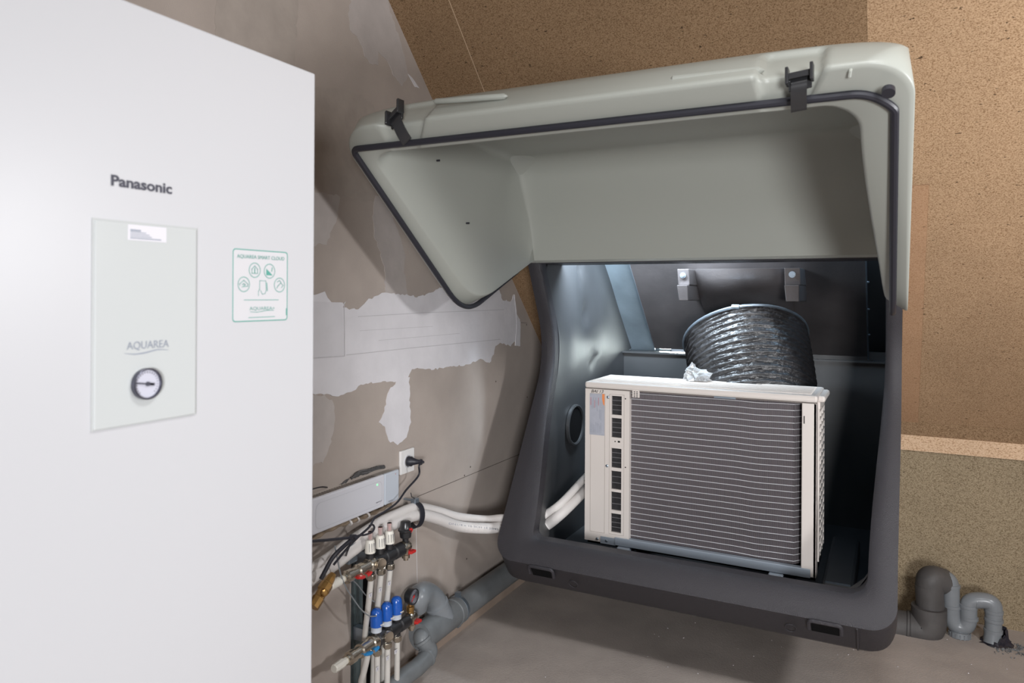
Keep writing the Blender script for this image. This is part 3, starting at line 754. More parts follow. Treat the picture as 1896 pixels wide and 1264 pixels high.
for q in ((1139,817),(1158,738),(1158,865)):
    c = pa(*q); MB().lathe((c.x, AY, c.z), (0,-1,0), [(0,.0025),(.0006,.0025)], 8).build('small_hole', m_hole, fpn)
boxes([(pa(1144,817).x, pa(1148,817).x, AY-.0008, AY, pa(1146,819).z, pa(1146,816).z)], 'small_slot', m_hole, fpn)
# rating label
lx0, lx1 = pa(1092,760).x, pa(1119.5,760).x; lz1, lz0 = pa(1105,728.5).z, pa(1105,805).z
lab = boxes([(lx0, lx1, AY-.0008, AY, lz0, lz1)], 'rating_label', m_grlab, fpn)
lab['label'] = 'silver rating label with orange corner'
oc = [(lx1-.010, lz1), (lx1, lz1), (lx1, lz1-.045), (lx1-.006, lz1-.038), (lx1-.010, lz1-.02)]
n = len(oc); MB().add([(a, AY-.001, b) for a, b in oc], [tuple(range(n))]).build('orange_corner', m_org, fpn)
for k in range(9):
    x = lx0+.004+k*.0052
    zt = lz1-.015-.01*(k % 2) if k < 7 else lz1-.06; 
    boxes([(x, x+.0012, AY-.0011, AY-.0008, zt-.03-.006*(k % 3), zt)], 'print_line', m_print if k % 3 else m_red, fpn)
    boxes([(x, x+.0010, AY-.0011, AY-.0008, lz0+.008, lz0+.05-.004*(k % 4))], 'print_line', m_print, fpn)
textmesh('BAI 13', (pa(1095,726).x, AY-.001, pa(1095,726).z), (1,0,0), (0,0,1), .012, m_hole, 'handwriting', fpn, width=.05, shear=.3)
# small vented tab at the coil
tx0, tx1 = pa(1171,727).x, pa(1184,727).x; tz1, tz0 = pa(1177,722).z, pa(1177,735.5).z
tb = boxes([(tx0, tx1, AY-.002, AY+.004, tz0, tz1)], 'perforated_tab', m_ac, ac)
for i in range(2):
    for j in range(4):
        x = tx0+.006+i*.010; z = tz1-.005-j*.006
        boxes([(x, x+.005, AY-.0026, AY-.002, z-.0028, z)], 'hole', m_hole, tb)
# coil
CZ0 = az0+.028
coil = MB(); cr = pa(1468,850).x; rows = []
for i in range(2):
    z = (CZ0, fp_z1)[i]; row = []
    for k in range(121):
        x = sx+(rx-sx)*k/120; y = AY+.022
        if x > cr-.02: y += .05*sstep(cr-.005, rx+.02, x)
        row.append((x, y, z))
    rows.append(row)
coil.grid(rows); co = coil.build('coil', m_coil, ac, smooth=True)
NW = 26
for k in range(NW):
    z = CZ0+(fp_z1-CZ0)*(k+.5)/NW; pts = []
    for j in range(25):
        x = sx+(rx-sx)*j/24; y = AY+.018+(.05*sstep(cr-.005, rx+.02, x) if x > cr-.02 else 0); dz = -.0025*math.exp(-((x-(cr-.12))/.05)**2)
        pts.append((x, y, z+dz))
    MB().tube(pts, .00125, 6, False).build('guard_wire', m_wire, ac, smooth=True)
mb = MB(); mb.box(rx, ax1, AY, AY+.014, az0-.0, fp_z1); mb.box(ax1-.012, ax1, AY, AY+.05, az0, fp_z1)
cpst = mb.build('corner_post', m_ac, ac, bevel=.003)
c = pa(1489, 777); boxes([(c.x-.0015, c.x+.0015, AY-.0006, AY, c.z-.013, c.z+.013)], 'small_slot', m_hole, cpst)
# right side lattice
for k in range(4):
    y = AY+.052+k*(AB-.068-AY)/3.0; MB().box(ax1-.008, ax1+.004, y, y+.008, az0+.04, az1-.05).build('lattice_bar', m_ac, ac)
for k in range(19):
    z = az0+.05+k*(az1-.06-az0-.05)/18; MB().box(ax1-.006, ax1+.004, AY+.05, AB-.01, z-.0032, z+.0032).build('lattice_bar', m_ac, ac)
MB().box(ax1-.03, ax1-.015, AY+.05, AB-.01, az0+.03, az1-.04).build('side_coil', m_hole, ac)
MB().box(ax1-.012, ax1+.006, AY+.045, AB-.008, az1-.052, az1-.026).build('side_rail', m_ac, ac, bevel=.002)
# base rail, tape, feet
MB().box(sx-.055, ax1-.018, AY-.004, AY+.02, az0-.002, CZ0).build('base_rail', m_rail, ac, bevel=.002)
MB().box(pa(1112,1000).x, pa(1140,1000).x, AY-.002, AY, pa(1125,1007).z, pa(1125,994).z).build('metal_tab', m_rail, ac)
c0_, c1_ = pa(1322,733), pa(1362,739); MB().box(c0_.x, c1_.x, AY-.0015, AY+.012, c1_.z, c0_.z).build('clear_tape', m_galv, ac)
MB().box(ax0+.005, ax1-.005, AY+.02, AB-.01, az0-.015, az0+.002).build('base_pan', m_hole, ac)
for q in ((1155,1015),(1437,1062)):
    c = pa(*q)
    ft = MB(); ft.box(c.x-.032, c.x+.032, AY-.03, AY+.06, -.99, -.965); ft.box(c.x-.024, c.x+.024, AY-.016, AY+.05, -.972, az0-.004)
    ft.box(c.x-.032, c.x+.032, AB-.07, AB+.01, -.99, -.972); ft.box(c.x-.024, c.x+.024, AB-.06, AB, -.972, az0-.004)
    ft.build('foot', m_rail, ac, bevel=.004)
    MB().lathe((c.x, AY-.012, -.976), (0,-.5,.8), [(0,.014),(.008,.014),(.008,.009),(.018,.009)], 8).build('foot_bolt', m_chrome, ac)
# valve cover at the left side
MB().box(ax0-.014, ax0+.001, AY+.06, AY+.19, -.86, -.66).build('valve_cover', m_ac, ac, bevel=.012)
MB().lathe((ax0-.016, AY+.10, -.80), (1,0,0), [(0,.022),(.002,.022)], 16).build('knockout', m_hole, ac)
# support rails under the unit
for k, xx in enumerate((pa(1155,1015).x, pa(1437,1062).x)):
    r_ = MB().box(xx-.04, xx+.04, AY-.05, 3.2, -1.03, -.99).build('support_rail', m_strap, hs, bevel=.003)
MB().box(-.20, -.10, 2.66, 3.2, -1.03, -.955).build('step_block', m_blk2, hs, bevel=.012)

# ================================================================== DUCT
du = thing('air_duct', 'black ribbed flexible air duct rising behind the outdoor unit', 'duct', (-.5, 3.0, -.93))
axis = smoothpath([(-.475, AB+.004, -.63), (-.478, 3.0, -.60), (-.485, 3.07, -.50), (-.505, 3.13, -.38), (-.53, 3.19, -.27), (-.555, 3.25, -.18)], 12)
rings = 25; m = len(axis)
def duct_frames():
    T = [(axis[min(i+1, m-1)]-axis[max(i-1, 0)]).normalized() for i in range(m)]; out = []
    for i in range(m):
        X_ = Vector((1,0,0)); X_ = (X_-T[i]*X_.dot(T[i])).normalized(); out.append((axis[i], X_, T[i].cross(X_)))
    return out
fr_ = duct_frames(); total = m-1
def duct_pt(t, an, rad):
    f = t*total; i = min(int(f), total-1); u = f-i
    c = fr_[i][0].lerp(fr_[i+1][0], u); X_ = fr_[i][1].lerp(fr_[i+1][1], u); Y_ = fr_[i][2].lerp(fr_[i+1][2], u)
    return c+(X_*math.cos(an)+Y_*math.sin(an))*rad
rows = []; NR = 260; NA = 120; rnd = [[random.uniform(-1, 1) for _ in range(NA)] for _ in range(NR+1)]
for i in range(NR+1):
    t = i/NR; row = []
    for k in range(NA):
        an = 2*math.pi*k/NA
        ph = t*rings+an/(2*math.pi)*0+.35*math.sin(an*2+1); fr0 = ph-math.floor(ph)
        rad = .254+.0015*math.sin(an*5+t*9)-.008*(1-math.exp(-((fr0-.5)/.16)**2))
        rad += .0028*math.sin(an*23+math.sin(t*40)*2+7*math.sin(t*70))*math.cos(math.pi*fr0)+.0008*rnd[i][k]
        row.append(duct_pt(t, an, rad))
    rows.append(row)
MB().grid(rows, True).build('duct_sleeve', m_foil, du, smooth=True, sharp=80)
band = [duct_pt(.985, 2*math.pi*k/48, .256) for k in range(49)]
MB().tube(band, .006, 8, False).build('clamp_band', m_galv, du, smooth=True)
hd = min(band, key=lambda p: p.y-p.z)
MB().obox(hd, (1,0,0), (0,.7,-.7), (0,-.7,-.7), .016, .007, .008).build('clamp_screw', m_galv, du, bevel=.002)

# crumpled bag on top of the unit
def crumple(name, c, sx_, sy_, sz_, mat, n=3, seed=3):
    rg = random.Random(seed); bm = bmesh.new(); bmesh.ops.create_icosphere(bm, subdivisions=n, radius=1)
    for v in bm.verts:
        k = 1+rg.uniform(-.35, .3); v.co = Vector((v.co.x*sx_*k, v.co.y*sy_*k, max(-.25, v.co.z)*sz_*k))
    me = bpy.data.meshes.new(name); bm.to_mesh(me); bm.free(); me.materials.append(mat)
    o = bpy.data.objects.new(name, me); COL.objects.link(o); o.location = c; return o
bc = pZ(1292, 706, az1); 
bag = thing('plastic_bag', 'crumpled clear plastic bag of screws on top of the ivory outdoor unit', 'bag', (bc.x, bc.y, az1+.003))
m_bag = M('crumpled polythene', (205, 205, 205), .12, trans=.45, spec=.9, bump=.8, bscale=60)
b1 = crumple('film', (0, 0, .012), .05, .03, .035, m_bag, 3, 3); b1.parent = bag
b2 = crumple('twisted_corner', (-.035, .01, .035), .016, .016, .035, m_bag, 2, 8); b2.parent = bag; b2.rotation_euler = (0, .5, 0)
for k in range(4):
    s_ = MB().tube([(bc.x+.012*k-.01, bc.y-.01, az1+.012), (bc.x+.012*k+.008, bc.y+.012, az1+.016+.002*k)], .003, 6).build('screw', m_galv, bag)

# ================================================================== REFRIGERANT PIPES
PXW = -1.455
def ins_pipe(pts, r, label, name='insulated_pipe'):
    P = smoothpath([Vector(p) for p in pts], 8); o = MB().tube(P, r, 16).build(name, m_pipeW, None, smooth=True)
    return tag(o, label, 'pipe', None)
ent = pX(985, 962, -1.19)
w1 = [pX(440, 1120, PXW), pX(583, 1047, PXW), pX(650, 1000, PXW), pX(700, 967, PXW), pX(735, 950, PXW), pX(770, 938, PXW), pX(808, 944, PXW-.0), pX(850, 956, -1.43), pX(900, 961, -1.38), pX(935, 959, -1.30)]
e1 = [pX(985, 966, -1.20), pX(1010, 952, -1.165), pX(1040, 930, -1.11), Vector((ax0-.03, AY+.12, -.722)), Vector((ax0+.0, AY+.12, -.720))]
w2 = [p+Vector((.008, 0, -.026)) for p in w1[:6]]+[pX(808, 959, -1.44), pX(850, 974, -1.42), pX(900, 978, -1.35), pX(935, 976, -1.30)]
e2 = [pX(985, 985, -1.195), pX(1012, 972, -1.16), pX(1042, 948, -1.10), Vector((ax0-.03, AY+.12, -.775)), Vector((ax0+.0, AY+.12, -.772))]
p1 = ins_pipe(w1+e1, .0145, 'upper white insulated pipe running along the wall to the outdoor unit')
p2 = ins_pipe(w2+e2, .0200, 'lower thicker white insulated pipe running along the wall to the outdoor unit')
for i, (q, s_) in enumerate((((822,969), 'DN1/4 x 16 SCH 14 20/45'), ((1002,976), 'DN1/4 x 16'))):
    A = pX(*q, -1.36 if i == 0 else -1.12); B = pX(q[0]+(92 if i == 0 else 60), q[1]+(11 if i == 0 else -32), -1.33 if i == 0 else -1.10); u_ = (B-A).normalized()
    if i == 0: textmesh(s_, A+Vector((.02,-.0,0)), u_, Vector((0,0,1)), .007, m_print, 'pipe_lettering', p2, width=(B-A).length)
# pipe clamp
cc = pX(768, 946, PXW); cl = thing('pipe_clamp', 'black rubber-lined pipe clamp around the white pipes below the socket', 'clamp', cc)
tdir = (pX(790, 939, PXW)-pX(745, 951, PXW)).normalized(); rows = []
for i, off in enumerate((-.012, -.012, .012, .012)):
    rr_ = (.031, .036, .036, .031)[i]; c_ = cc+Vector((.004, 0, -.013))+tdir*off
    a_ = Vector((1,0,0)); b_ = tdir.cross(a_).normalized()
    rows.append([c_+(a_*math.cos(t_)*.85+b_*math.sin(t_)*1.22)*rr_ for t_ in [2*math.pi*k/32 for k in range(32)]])
MB().grid(rows+[rows[0]], True).build('clamp_ring', m_rub, cl, smooth=True)
tp_ = cc+Vector((-.0, 0, .036)); MB().obox(tp_, (0,1,0), (1,0,0), (0,0,1), .012, .010, .009).build('clamp_lug', m_galv, cl, bevel=.002)
MB().tube([tp_+Vector((0,0,.0)), tp_+Vector((-.09,0,.002))], .004, 8).build('threaded_rod', m_galv, cl)
MB().tube([tp_+Vector((0,0,.008)), tp_+Vector((.004,-.025,.02)), tp_+Vector((.004,-.03,.035))], .0015, 6).build('wire_end', m_rub, cl)

# ================================================================== SOCKET, CABLE, CONTROLLER
sa_ = pX(741.5, 837, WX+.011); sb2 = pX(769, 868, WX+.011)
syc = (sa_.y+sb2.y)/2; szc = (pX(755, 833.5, WX+.011).z+pX(755, 874, WX+.011).z)/2
so = thing('wall_socket', 'white square wall socket with a black plug in it', 'socket', (WX, syc, szc))
MB().box(WX, WX+.010, syc-.041, syc+.041, szc-.041, szc+.041).build('cover_plate', M('white socket plastic', (226, 224, 222), .3), so, bevel=.003)
MB().lathe((WX+.0102, syc, szc), (1,0,0), [(0,.022),(.002,.022),(.002,.0195),(-.0,.0195)], 28).build('socket_rim', m_ctrl, so, smooth=True)
MB().lathe((WX+.0104, syc, szc), (1,0,0), [(0,.0195),(.0004,.0195)], 24).build('socket_well', M('socket shade', (150, 146, 144), .5), so)
pc_ = thing('power_cable', 'thin black power cable with plug hanging from the wall socket', 'cable', (WX+.02, syc, szc))
MB().lathe((WX+.010, syc, szc), (1,.25,0), [(0,.017),(.014,.017),(.02,.013),(.036,.0085),(.045,.008),(.046,.010),(.052,.010),(.053,.006),(.06,.0035)], 16).build('plug', m_rub, pc_, smooth=True)
pe = Vector((WX+.010, syc, szc))+Vector((1,.25,0)).normalized()*.056
cab = smoothpath([pe, pX(776, 862, -1.43), pX(775, 880, -1.435), pX(752, 907, -1.43), pX(735, 930, -1.415), pX(712, 947, -1.40), pX(694, 958, -1.385), pX(684, 975, -1.385), pX(662, 995, -1.385), pX(640, 1018, -1.39), pX(618, 1045, -1.39)], 8)
MB().tube(cab, .0034, 8).build('cord', m_rub, pc_, smooth=True)
lp_ = smoothpath([pX(684, 973, -1.383), pX(690, 971, -1.383), pX(693, 977, -1.383), pX(688, 985, -1.383), pX(675, 990, -1.383), pX(664, 991, -1.383), pX(654, 1000, -1.383)], 6)
MB().tube(lp_, .0030, 8).build('cord_loop', m_rub, pc_, smooth=True)
tk = smoothpath([pX(656, 995, -1.380), pX(640, 1008, -1.383), pX(622, 1025, -1.385), pX(612, 1038, -1.39), pX(603, 1055, -1.395), pX(594, 1072, -1.40)], 6)
hv = MB().tube(tk, .0062, 10).build('black_hose', m_rub, None, smooth=True); tag(hv, 'thick black hose running down to the brass valve beside the white cabinet', 'hose')
h2 = MB().tube(smoothpath([pX(560, 1003, -1.385), pX(600, 1000, -1.385), pX(630, 997, -1.383), pX(652, 995, -1.378)], 6), .0042, 8).build('black_cable', m_rub, None, smooth=True)
tag(h2, 'black cable running left from the cable knot to the white cabinet', 'cable')
h3 = MB().tube(smoothpath([pX(653, 998, -1.379), pX(648, 1008, -1.385), pX(643, 1020, -1.40), pX(640, 1030, -1.44)], 6), .003, 8).build('black_cable', m_rub, None, smooth=True)
tag(h3, 'short black cable end hanging down from the cable knot', 'cable')
kn = crumple('cable_knot', pX(654, 996, -1.377), .012, .012, .012, m_rub, 2, 4); tag(kn, 'black taped knot where the cables meet', 'cable tie')
# controller
CX = -1.452
c_tr = pX(740, 868, CX); c_br = pX(741, 925, CX)
y1c = c_tr.y; zt_ = c_tr.z; zb_ = c_br.z; y0c = pX(560, 960, CX).y-.12
ctl = thing('heating_controller', 'long white heating controller box on the wall with a green light', 'controller', (WX, (y0c+y1c)/2, zb_))
MB().box(WX, CX-.012, y0c+.01, y1c-.004, zb_+.006, zt_-.006).build('back_plate', M('grey back plate', (168, 160, 152), .6), ctl)
ysp = pX(713, 890, CX).y
ca = MB().box(CX-.014, CX, y0c, ysp-.0015, zb_, zt_).build('cover', m_ctrl, ctl, bevel=.005)
MB().box(CX-.014, CX-.0015, ysp+.0015, y1c, zb_+.001, zt_-.001).build('side_module', m_ctrl2, ctl, bevel=.004)
c = pX(698.5, 897, CX); MB().lathe((CX-.001, c.y, c.z), (1,0,0), [(0,.0028),(.002,.0025)], 10).build('indicator_light', m_led, ctl)
c = pX(733, 877, CX); MB().lathe((CX-.002, c.y, c.z), (1,0,0), [(0,.0015),(.001,.0014)], 8).build('indicator_light', m_red, ctl)
for qa, qb in (((696,931.5),(706,927)), ((719,929),(726,926))):
    A, B = pX(*qa, CX+.0002), pX(*qb, CX+.0002)
    textmesh('uponor', A, (0,1,0), (0,0,1), .0045, m_dkgrey, 'lettering', ctl, width=abs(B.y-A.y)+.003)
rr1 = rrect(pX(584,950,CX).y, ysp-.016, zb_+.012, zt_-.016, .02); rr2 = [(a+(.0012 if a < ysp-.1 else -.0012), b+(.0012 if b < (zb_+zt_)/2 else -.0012)) for a, b in rr1]
n = len(rr1); MB().add([(CX+.0006, a, b) for a, b in rr1]+[(CX+.0006, a, b) for a, b in rr2], [(i, (i+1) % n, n+(i+1) % n, n+i) for i in range(n)]).build('pressed_outline', M('cover crease', (188, 188, 194), .4), ctl)
# ventilation grooves on top of the cover
for k in range(26):
    y = ysp-.02-k*.011
    if y > y0c+.02: MB().box(WX+.006, CX-.016, y-.002, y, zt_-.0065, zt_-.0045).build('vent_slot', m_acs, ctl)
# scuffed cable hole above the controller
for i, pts in enumerate(([(648,884),(655,877),(668,870),(680,868),(700,862),(713,862),(712,866),(696,870),(682,876),(668,880),(655,886)], [(628,897),(640,888),(648,885),(640,894)])):
    patch(pts, m_scuff, .0012+.0004*i, 'chased_slot', jag=.002, step=.006)
wb_ = MB().tube(smoothpath([pX(650, 886, WX+.012), pX(664, 877, WX+.018), pX(680, 874, WX+.018), pX(697, 868, WX+.016), pX(712, 865, WX+.010)], 6), .0035, 8).build('grey_cable', m_scuff, None, smooth=True)
tag(wb_, 'short grey cable lying above the white heating controller', 'cable')
wb2 = MB().tube(smoothpath([pX(655, 880, WX+.010), pX(668, 872, WX+.016), pX(684, 869, WX+.016), pX(700, 864, WX+.014), pX(711, 862, WX+.004)], 6), .003, 8).build('grey_cable', m_scuff, None, smooth=True)
tag(wb2, 'upper grey cable looped against the wall above the white controller', 'cable')
sw_ = MB().tube(smoothpath([pX(560, 912, WX+.02), pX(583, 904, WX+.018), pX(596, 901, WX+.012), pX(606, 902, WX+.004)], 6), .0018, 6).build('thin_wire', m_rub, None, smooth=True)
tag(sw_, 'thin dark wire on the wall beside the white cabinet above the controller', 'cable')
# brown taped cable bundle under the controller
bb = MB(); P = smoothpath([pX(560, 1010, -1.47), pX(600, 985, -1.47), pX(640, 968, -1.47), pX(670, 958, -1.47), pX(700, 945, -1.47), pX(722, 934, -1.475)], 8)
bb.tube(P, [.006+.002*math.sin(i*1.3) for i in range(len(P))], 10); bo = bb.build('cable_bundle', m_brown, None, smooth=True)
tag(bo, 'brown taped cable bundle along the underside of the white controller', 'cable')
for q in ((662,962),(681,954),(648,968)):
    c = pX(*q, -1.47); MB().lathe(c-Vector((0,.004,0)), (0,1,.4), [(0,.0095),(.006,.0095)], 12).build('tape_wrap', m_pipeW, bo, smooth=True)

# ================================================================== MANIFOLDS
MX = -1.405
def mp(px, py, x=MX): return pX(px, py, x)
sc_m = lambda px, py, x=MX: (mp(px, py-50, x)-mp(px, py+50, x)).length/100   # metres per pixel (vertical)
YD = Vector((0, 1, 0))
def manifold(label, L0, L1, heads, nuts, gauge_c, kind, grp):
    A, B = mp(*L0), mp(*L1); zc_ = (A.z+B.z)/2
    A = Vector((MX, A.y, zc_)); B = Vector((MX, B.y, zc_)); s = sc_m(*L0)
    r = thing('heating_manifold', label, 'manifold', (WX, (A.y+B.y)/2, zc_-.06))
    Lm = (B-A).length; prof = [(0, .019)]
    for k in range(3):
        t0 = Lm*(k+.08)/3; t1 = Lm*(k+.92)/3; prof += [(t0, .019), (t0+.004, .0225), (t1-.004, .0225), (t1, .019)]
    prof += [(Lm, .019)]
    MB().lathe(A, YD, prof, 18).build('manifold_body', m_strap, r, smooth=True)
    for (hx, hy), (nx, ny) in zip(heads, nuts):
        h = mp(hx, hy); y = h.y; base_z = zc_
        if kind == 'flow':
            MB().lathe((MX, y, base_z), (0,0,1), [(.015,.012),(.034,.012),(.034,.0135),(.040,.0135)], 16).build('head_socket', m_strap, r, smooth=True)
            z1 = base_z+.038
            cp_ = MB().lathe((MX, y, z1), (0,0,1), [(0,.0158),(.003,.0162),(.034,.0138),(.039,.012),(.040,.008)], 20).build('flow_meter_cap', m_capW, r, smooth=True)
            for a in (-.5, 0, .5, 1.1, 1.7): 
                d_ = Vector((math.cos(a-.55), math.sin(a-.55)*1.0, 0)); MB().obox(Vector((MX, y, z1+.018))+d_*.0150, d_, d_.cross(Vector((0,0,1))), (0,0,1), .0008, .0006, .013).build('groove', m_dkgrey, cp_)
            MB().lathe((MX, y, z1+.040), (0,0,1), [(0,.008),(.010,.0075),(.012,.0075),(.024,.0075)], 14).build('sight_tube', m_glass, r, smooth=True)
            MB().lathe((MX, y, z1+.058), (0,0,1), [(0,.0068),(.006,.0068)], 12).build('red_scale_ring', m_red, r)
            MB().lathe((MX, y, z1+.041), (0,0,1), [(0,.003),(.014,.003)], 8).build('indicator_pin', m_red, r)
        else:
            MB().lathe((MX, y, base_z), (0,0,1), [(.015,.012),(.030,.012)], 16).build('head_socket', m_strap, r, smooth=True)
            MB().lathe((MX, y, base_z+.028), (0,0,1), [(0,.0165),(.016,.0165),(.018,.0175)], 20).build('grey_collar', m_ctrl2, r, smooth=True)
            z1 = base_z+.045
            cp_ = MB().lathe((MX, y, z1), (0,0,1), [(0,.019),(.026,.0192),(.029,.0182),(.032,.0182),(.044,.0168),(.051,.012),(.0535,.006)], 24).build('blue_cap', m_blue, r, smooth=True)
            u_ = Vector((.86, .5, 0)); nrm_ = Vector((.5,-.86,0))
            textmesh('upo', Vector((MX, y, z1+.005))+Vector((.9,-.25,0)).normalized()*.0198+Vector((-.0,-.0,0)), Vector((.27,.96,0)), (0,0,1), .0075, m_capW, 'lettering', cp_, width=.014, bold=.02)
        yn = mp(nx, ny, MX+.004).y
        MB().lathe((MX+.004, y, zc_-.018), (0,0,-1), [(0,.0105),(.010,.0105)], 14).build('outlet', m_strap, r, smooth=True)
        MB().lathe((MX+.004, y, zc_-.026), (0,0,-1), [(0,.0125),(.003,.0145),(.016,.0145),(.020,.011)], 6).build('compression_nut', m_chrome, r, bevel=.001)
    # couplings at the near end
    MB().lathe(A+YD*.002, -YD, [(l_*1.75, r_2) for l_, r_2 in [(0,.0215),(.006,.0225),(.012,.0225),(.014,.019),(.030,.0185),(.031,.0215),(.042,.0215),(.044,.0165),(.058,.016),(.059,.0195),(.070,.0195),(.072,.014),(.078,.014)]], 20).build('union_coupling', m_chrome, r, smooth=True)
    # far end fitting
    MB().lathe(B-YD*.002, YD, [(0,.0215),(.008,.0225),(.010,.018),(.022,.0175),(.036,.0165),(.044,.011)], 18).build('end_fitting', m_chrome, r, smooth=True)
    MB().lathe(B+Vector((0,.022,0)), (0,0,-1), [(0,.011),(.024,.010),(.026,.0135),(.036,.0135),(.038,.008),(.044,.008)], 14).build('drain_cock', m_chrome, r, smooth=True)
    hb = B+Vector((.012,.040,-.020)); MB().obox(hb, (0,1,.0), (1,0,0), (0,0,1), .014, .008, .0045).build('red_handle', m_red, r, bevel=.002)
    # round gauge
    gc_ = mp(*gauge_c, MX+.03); gd = Vector((1,-.25,0)).normalized()
    MB().lathe(gc_-gd*.022, gd, [(0,.008),(.012,.008),(.012,.0165),(.022,.0175),(.024,.0165),(.023,.0145)], 24).build('round_gauge', m_chrome, r, smooth=True)
    MB().lathe(gc_, gd, [(0,.0143),(.0008,.0143)], 20).build('gauge_face', m_face, r)
    return r, A, B, zc_
r1, A1, B1, z1_ = manifold('upper black heating manifold with three white flow meter caps', (689,1044), (744,1015),
    ((685.4,1015),(704,1005),(721,995)), ((685.4,1072),(704,1062),(722,1052)), (707,1044), 'flow', None)
r2, A2, B2, z2_ = manifold('lower black heating manifold with three blue actuator caps', (694,1185), (755,1148),
    ((697,1138),(716,1125),(734,1113)), ((699,1209),(717.5,1196),(735,1183)), (720.5,1179), 'cap', None)
# white plugs / sleeves on the near ends
for r_, A_ , q, lb_ in ((r1, A1, (607,1088), 0), (r2, A2, (615,1240), 1)):
    s0 = A_-YD*.134; e0 = pX(*q, MX); dd = (Vector((MX+.006, e0.y, e0.z+.004))-s0); ln = dd.length
    MB().lathe(s0, dd, [(0,.0105),(ln*.25,.011),(ln*.3,.0135),(ln*.95,.0125),(ln,.010)], 10 if lb_ else 14).build('white_end_sleeve', m_capW, r_, smooth=not lb_)
# butterfly handles
for r_, A_, q, mt, nm in ((r1, A1, (676,1067), m_red, 'red_butterfly_handle'), (r2, A2, (690,1207), m_cyan, 'light_blue_butterfly_handle')):
    c = pX(*q, MX+.022); mb = MB()
    rows = []
    for t, w2_, h_ in ((-1,.007,.004),(-.55,.010,.0065),(-.15,.006,.005),(.15,.006,.005),(.5,.008,.006),(.8,.005,.004)):
        cc_ = c+Vector((0, .036*t, .006*abs(t)-.002*t)); rows.append([cc_+Vector((w2_*math.cos(k*math.pi/4), 0, h_*math.sin(k*math.pi/4))) for k in range(8)])
    mb.grid(rows, True); k = len(mb.v); mb.f += [tuple(range(8)), tuple(range(k-8, k))]
    mb.build(nm, mt, r_, smooth=True)
    MB().lathe(c+Vector((0,0,.002)), Vector((-1,0,.1)), [(-.006,.005),(.02,.006)], 10).build('valve_stem', m_chrome, r_)
# air vent on the upper manifold
MB().lathe(B1+Vector((0,.020,.012)), (0,0,1), [(0,.010),(.016,.010),(.017,.014),(.020,.018),(.038,.0205),(.042,.0245),(.046,.0245),(.048,.0205),(.052,.018),(.070,.0165),(.073,.012)], 22).build('air_vent', m_strap, r1, smooth=True)
MB().lathe(B1+Vector((.018,.020,.058)), (1,-.2,0), [(0,.007),(.006,.0065)], 12).build('red_vent_screw', m_red, r1, smooth=True)
# brass riser and pressure gauge on the lower manifold
MB().lathe(B2+Vector((0,.014,.012)), (0,0,1), [(0,.012),(.014,.012),(.015,.0135),(.026,.0135),(.028,.008),(.036,.008)], 12).build('brass_riser', m_brass, r2, smooth=True)
pg = B2+Vector((.004,.014,.072)); gd = Vector((.95,-.05,0)).normalized()
MB().lathe(pg-gd*.016, gd, [(0,.020),(.006,.0255),(.026,.0265),(.028,.0265),(.029,.024),(.026,.0225)], 28).build('pressure_gauge', m_strap, r2, smooth=True)
MB().lathe(pg+gd*.009, gd, [(0,.0228),(.001,.0228)], 28).build('dial_face', m_face, r2)
mb = MB(); mb.obox(pg+gd*.0105+Vector((0,-.004,-.004)), (0,.6,.6), gd.cross(Vector((0,.6,.6))), gd, .012, .0012, .0004); mb.lathe(pg+gd*.010, gd, [(0,.004),(.001,.004)], 10); mb.build('needle', m_red, r2)
mb = MB()
for k in range(15):
    an = math.radians(220-k*18); u_ = Vector((0, math.cos(an), math.sin(an))); mb.obox(pg+gd*.0104+u_*.018, u_, u_.cross(gd), gd, .002, .0004, .0002)
mb.build('dial_scale', m_dkgrey, r2)
# pipes below
def hpipe(pts, r, lab):
    o = MB().tube(smoothpath(pts, 5), r, 12).build('heating_pipe', m_pex, None, smooth=True); tag(o, lab, 'pipe', 'milky heating pipes under the manifolds'); return o
def numtag(o, q, x=MX):
    c = pX(*q, x+.0105); lb_ = MB().box(c.x-.0008, c.x, c.y-.0065, c.y+.0065, c.z-.006, c.z+.006).build('number_tag', m_lbl, o)
    MB().box(c.x, c.x+.0003, c.y-.0005, c.y+.001, c.z-.0035, c.z+.0035).build('printed_digit', m_dkgrey, lb_)
ypos1 = [mp(*q).y for q in ((685.4,1015),(704,1005),(721,995))]; ypos2 = [mp(*q).y for q in ((697,1138),(716,1125),(734,1113))]
for y, lab, q in zip(ypos1, ('nearest milky pipe below the upper manifold', 'middle milky pipe below the upper manifold', 'farthest milky pipe below the upper manifold'), ((686,1102),(704,1092),(721,1080))):
    o = hpipe([(MX+.004, y, z1_-.042), (MX-.008, y+.004, z1_-.12), (MX-.040, y+.026, z1_-.26), (MX-.055, y+.036, FZ+.0)], .0092, lab); numtag(o, q, MX+.002)
for y, lab, q in zip(ypos2, ('nearest milky pipe below the blue-capped manifold', 'middle milky pipe below the blue-capped manifold', 'farthest milky pipe below the blue-capped manifold'), ((699,1238),(718,1218),(733,1206))):
    o = hpipe([(MX+.004, y, z2_-.042), (MX+.004, y, z2_-.12), (MX+.004, y-.003, FZ+.0)], .0092, lab); numtag(o, q, MX+.004)
o = hpipe([pX(681, 1210, MX+.016), pX(678, 1225, MX+.012), pX(672, 1250, MX), pX(668, 1270, MX-.01), Vector((MX-.015, pX(665,1285,MX-.015).y, FZ))], .0095, 'slanting milky pipe below the light blue handle')
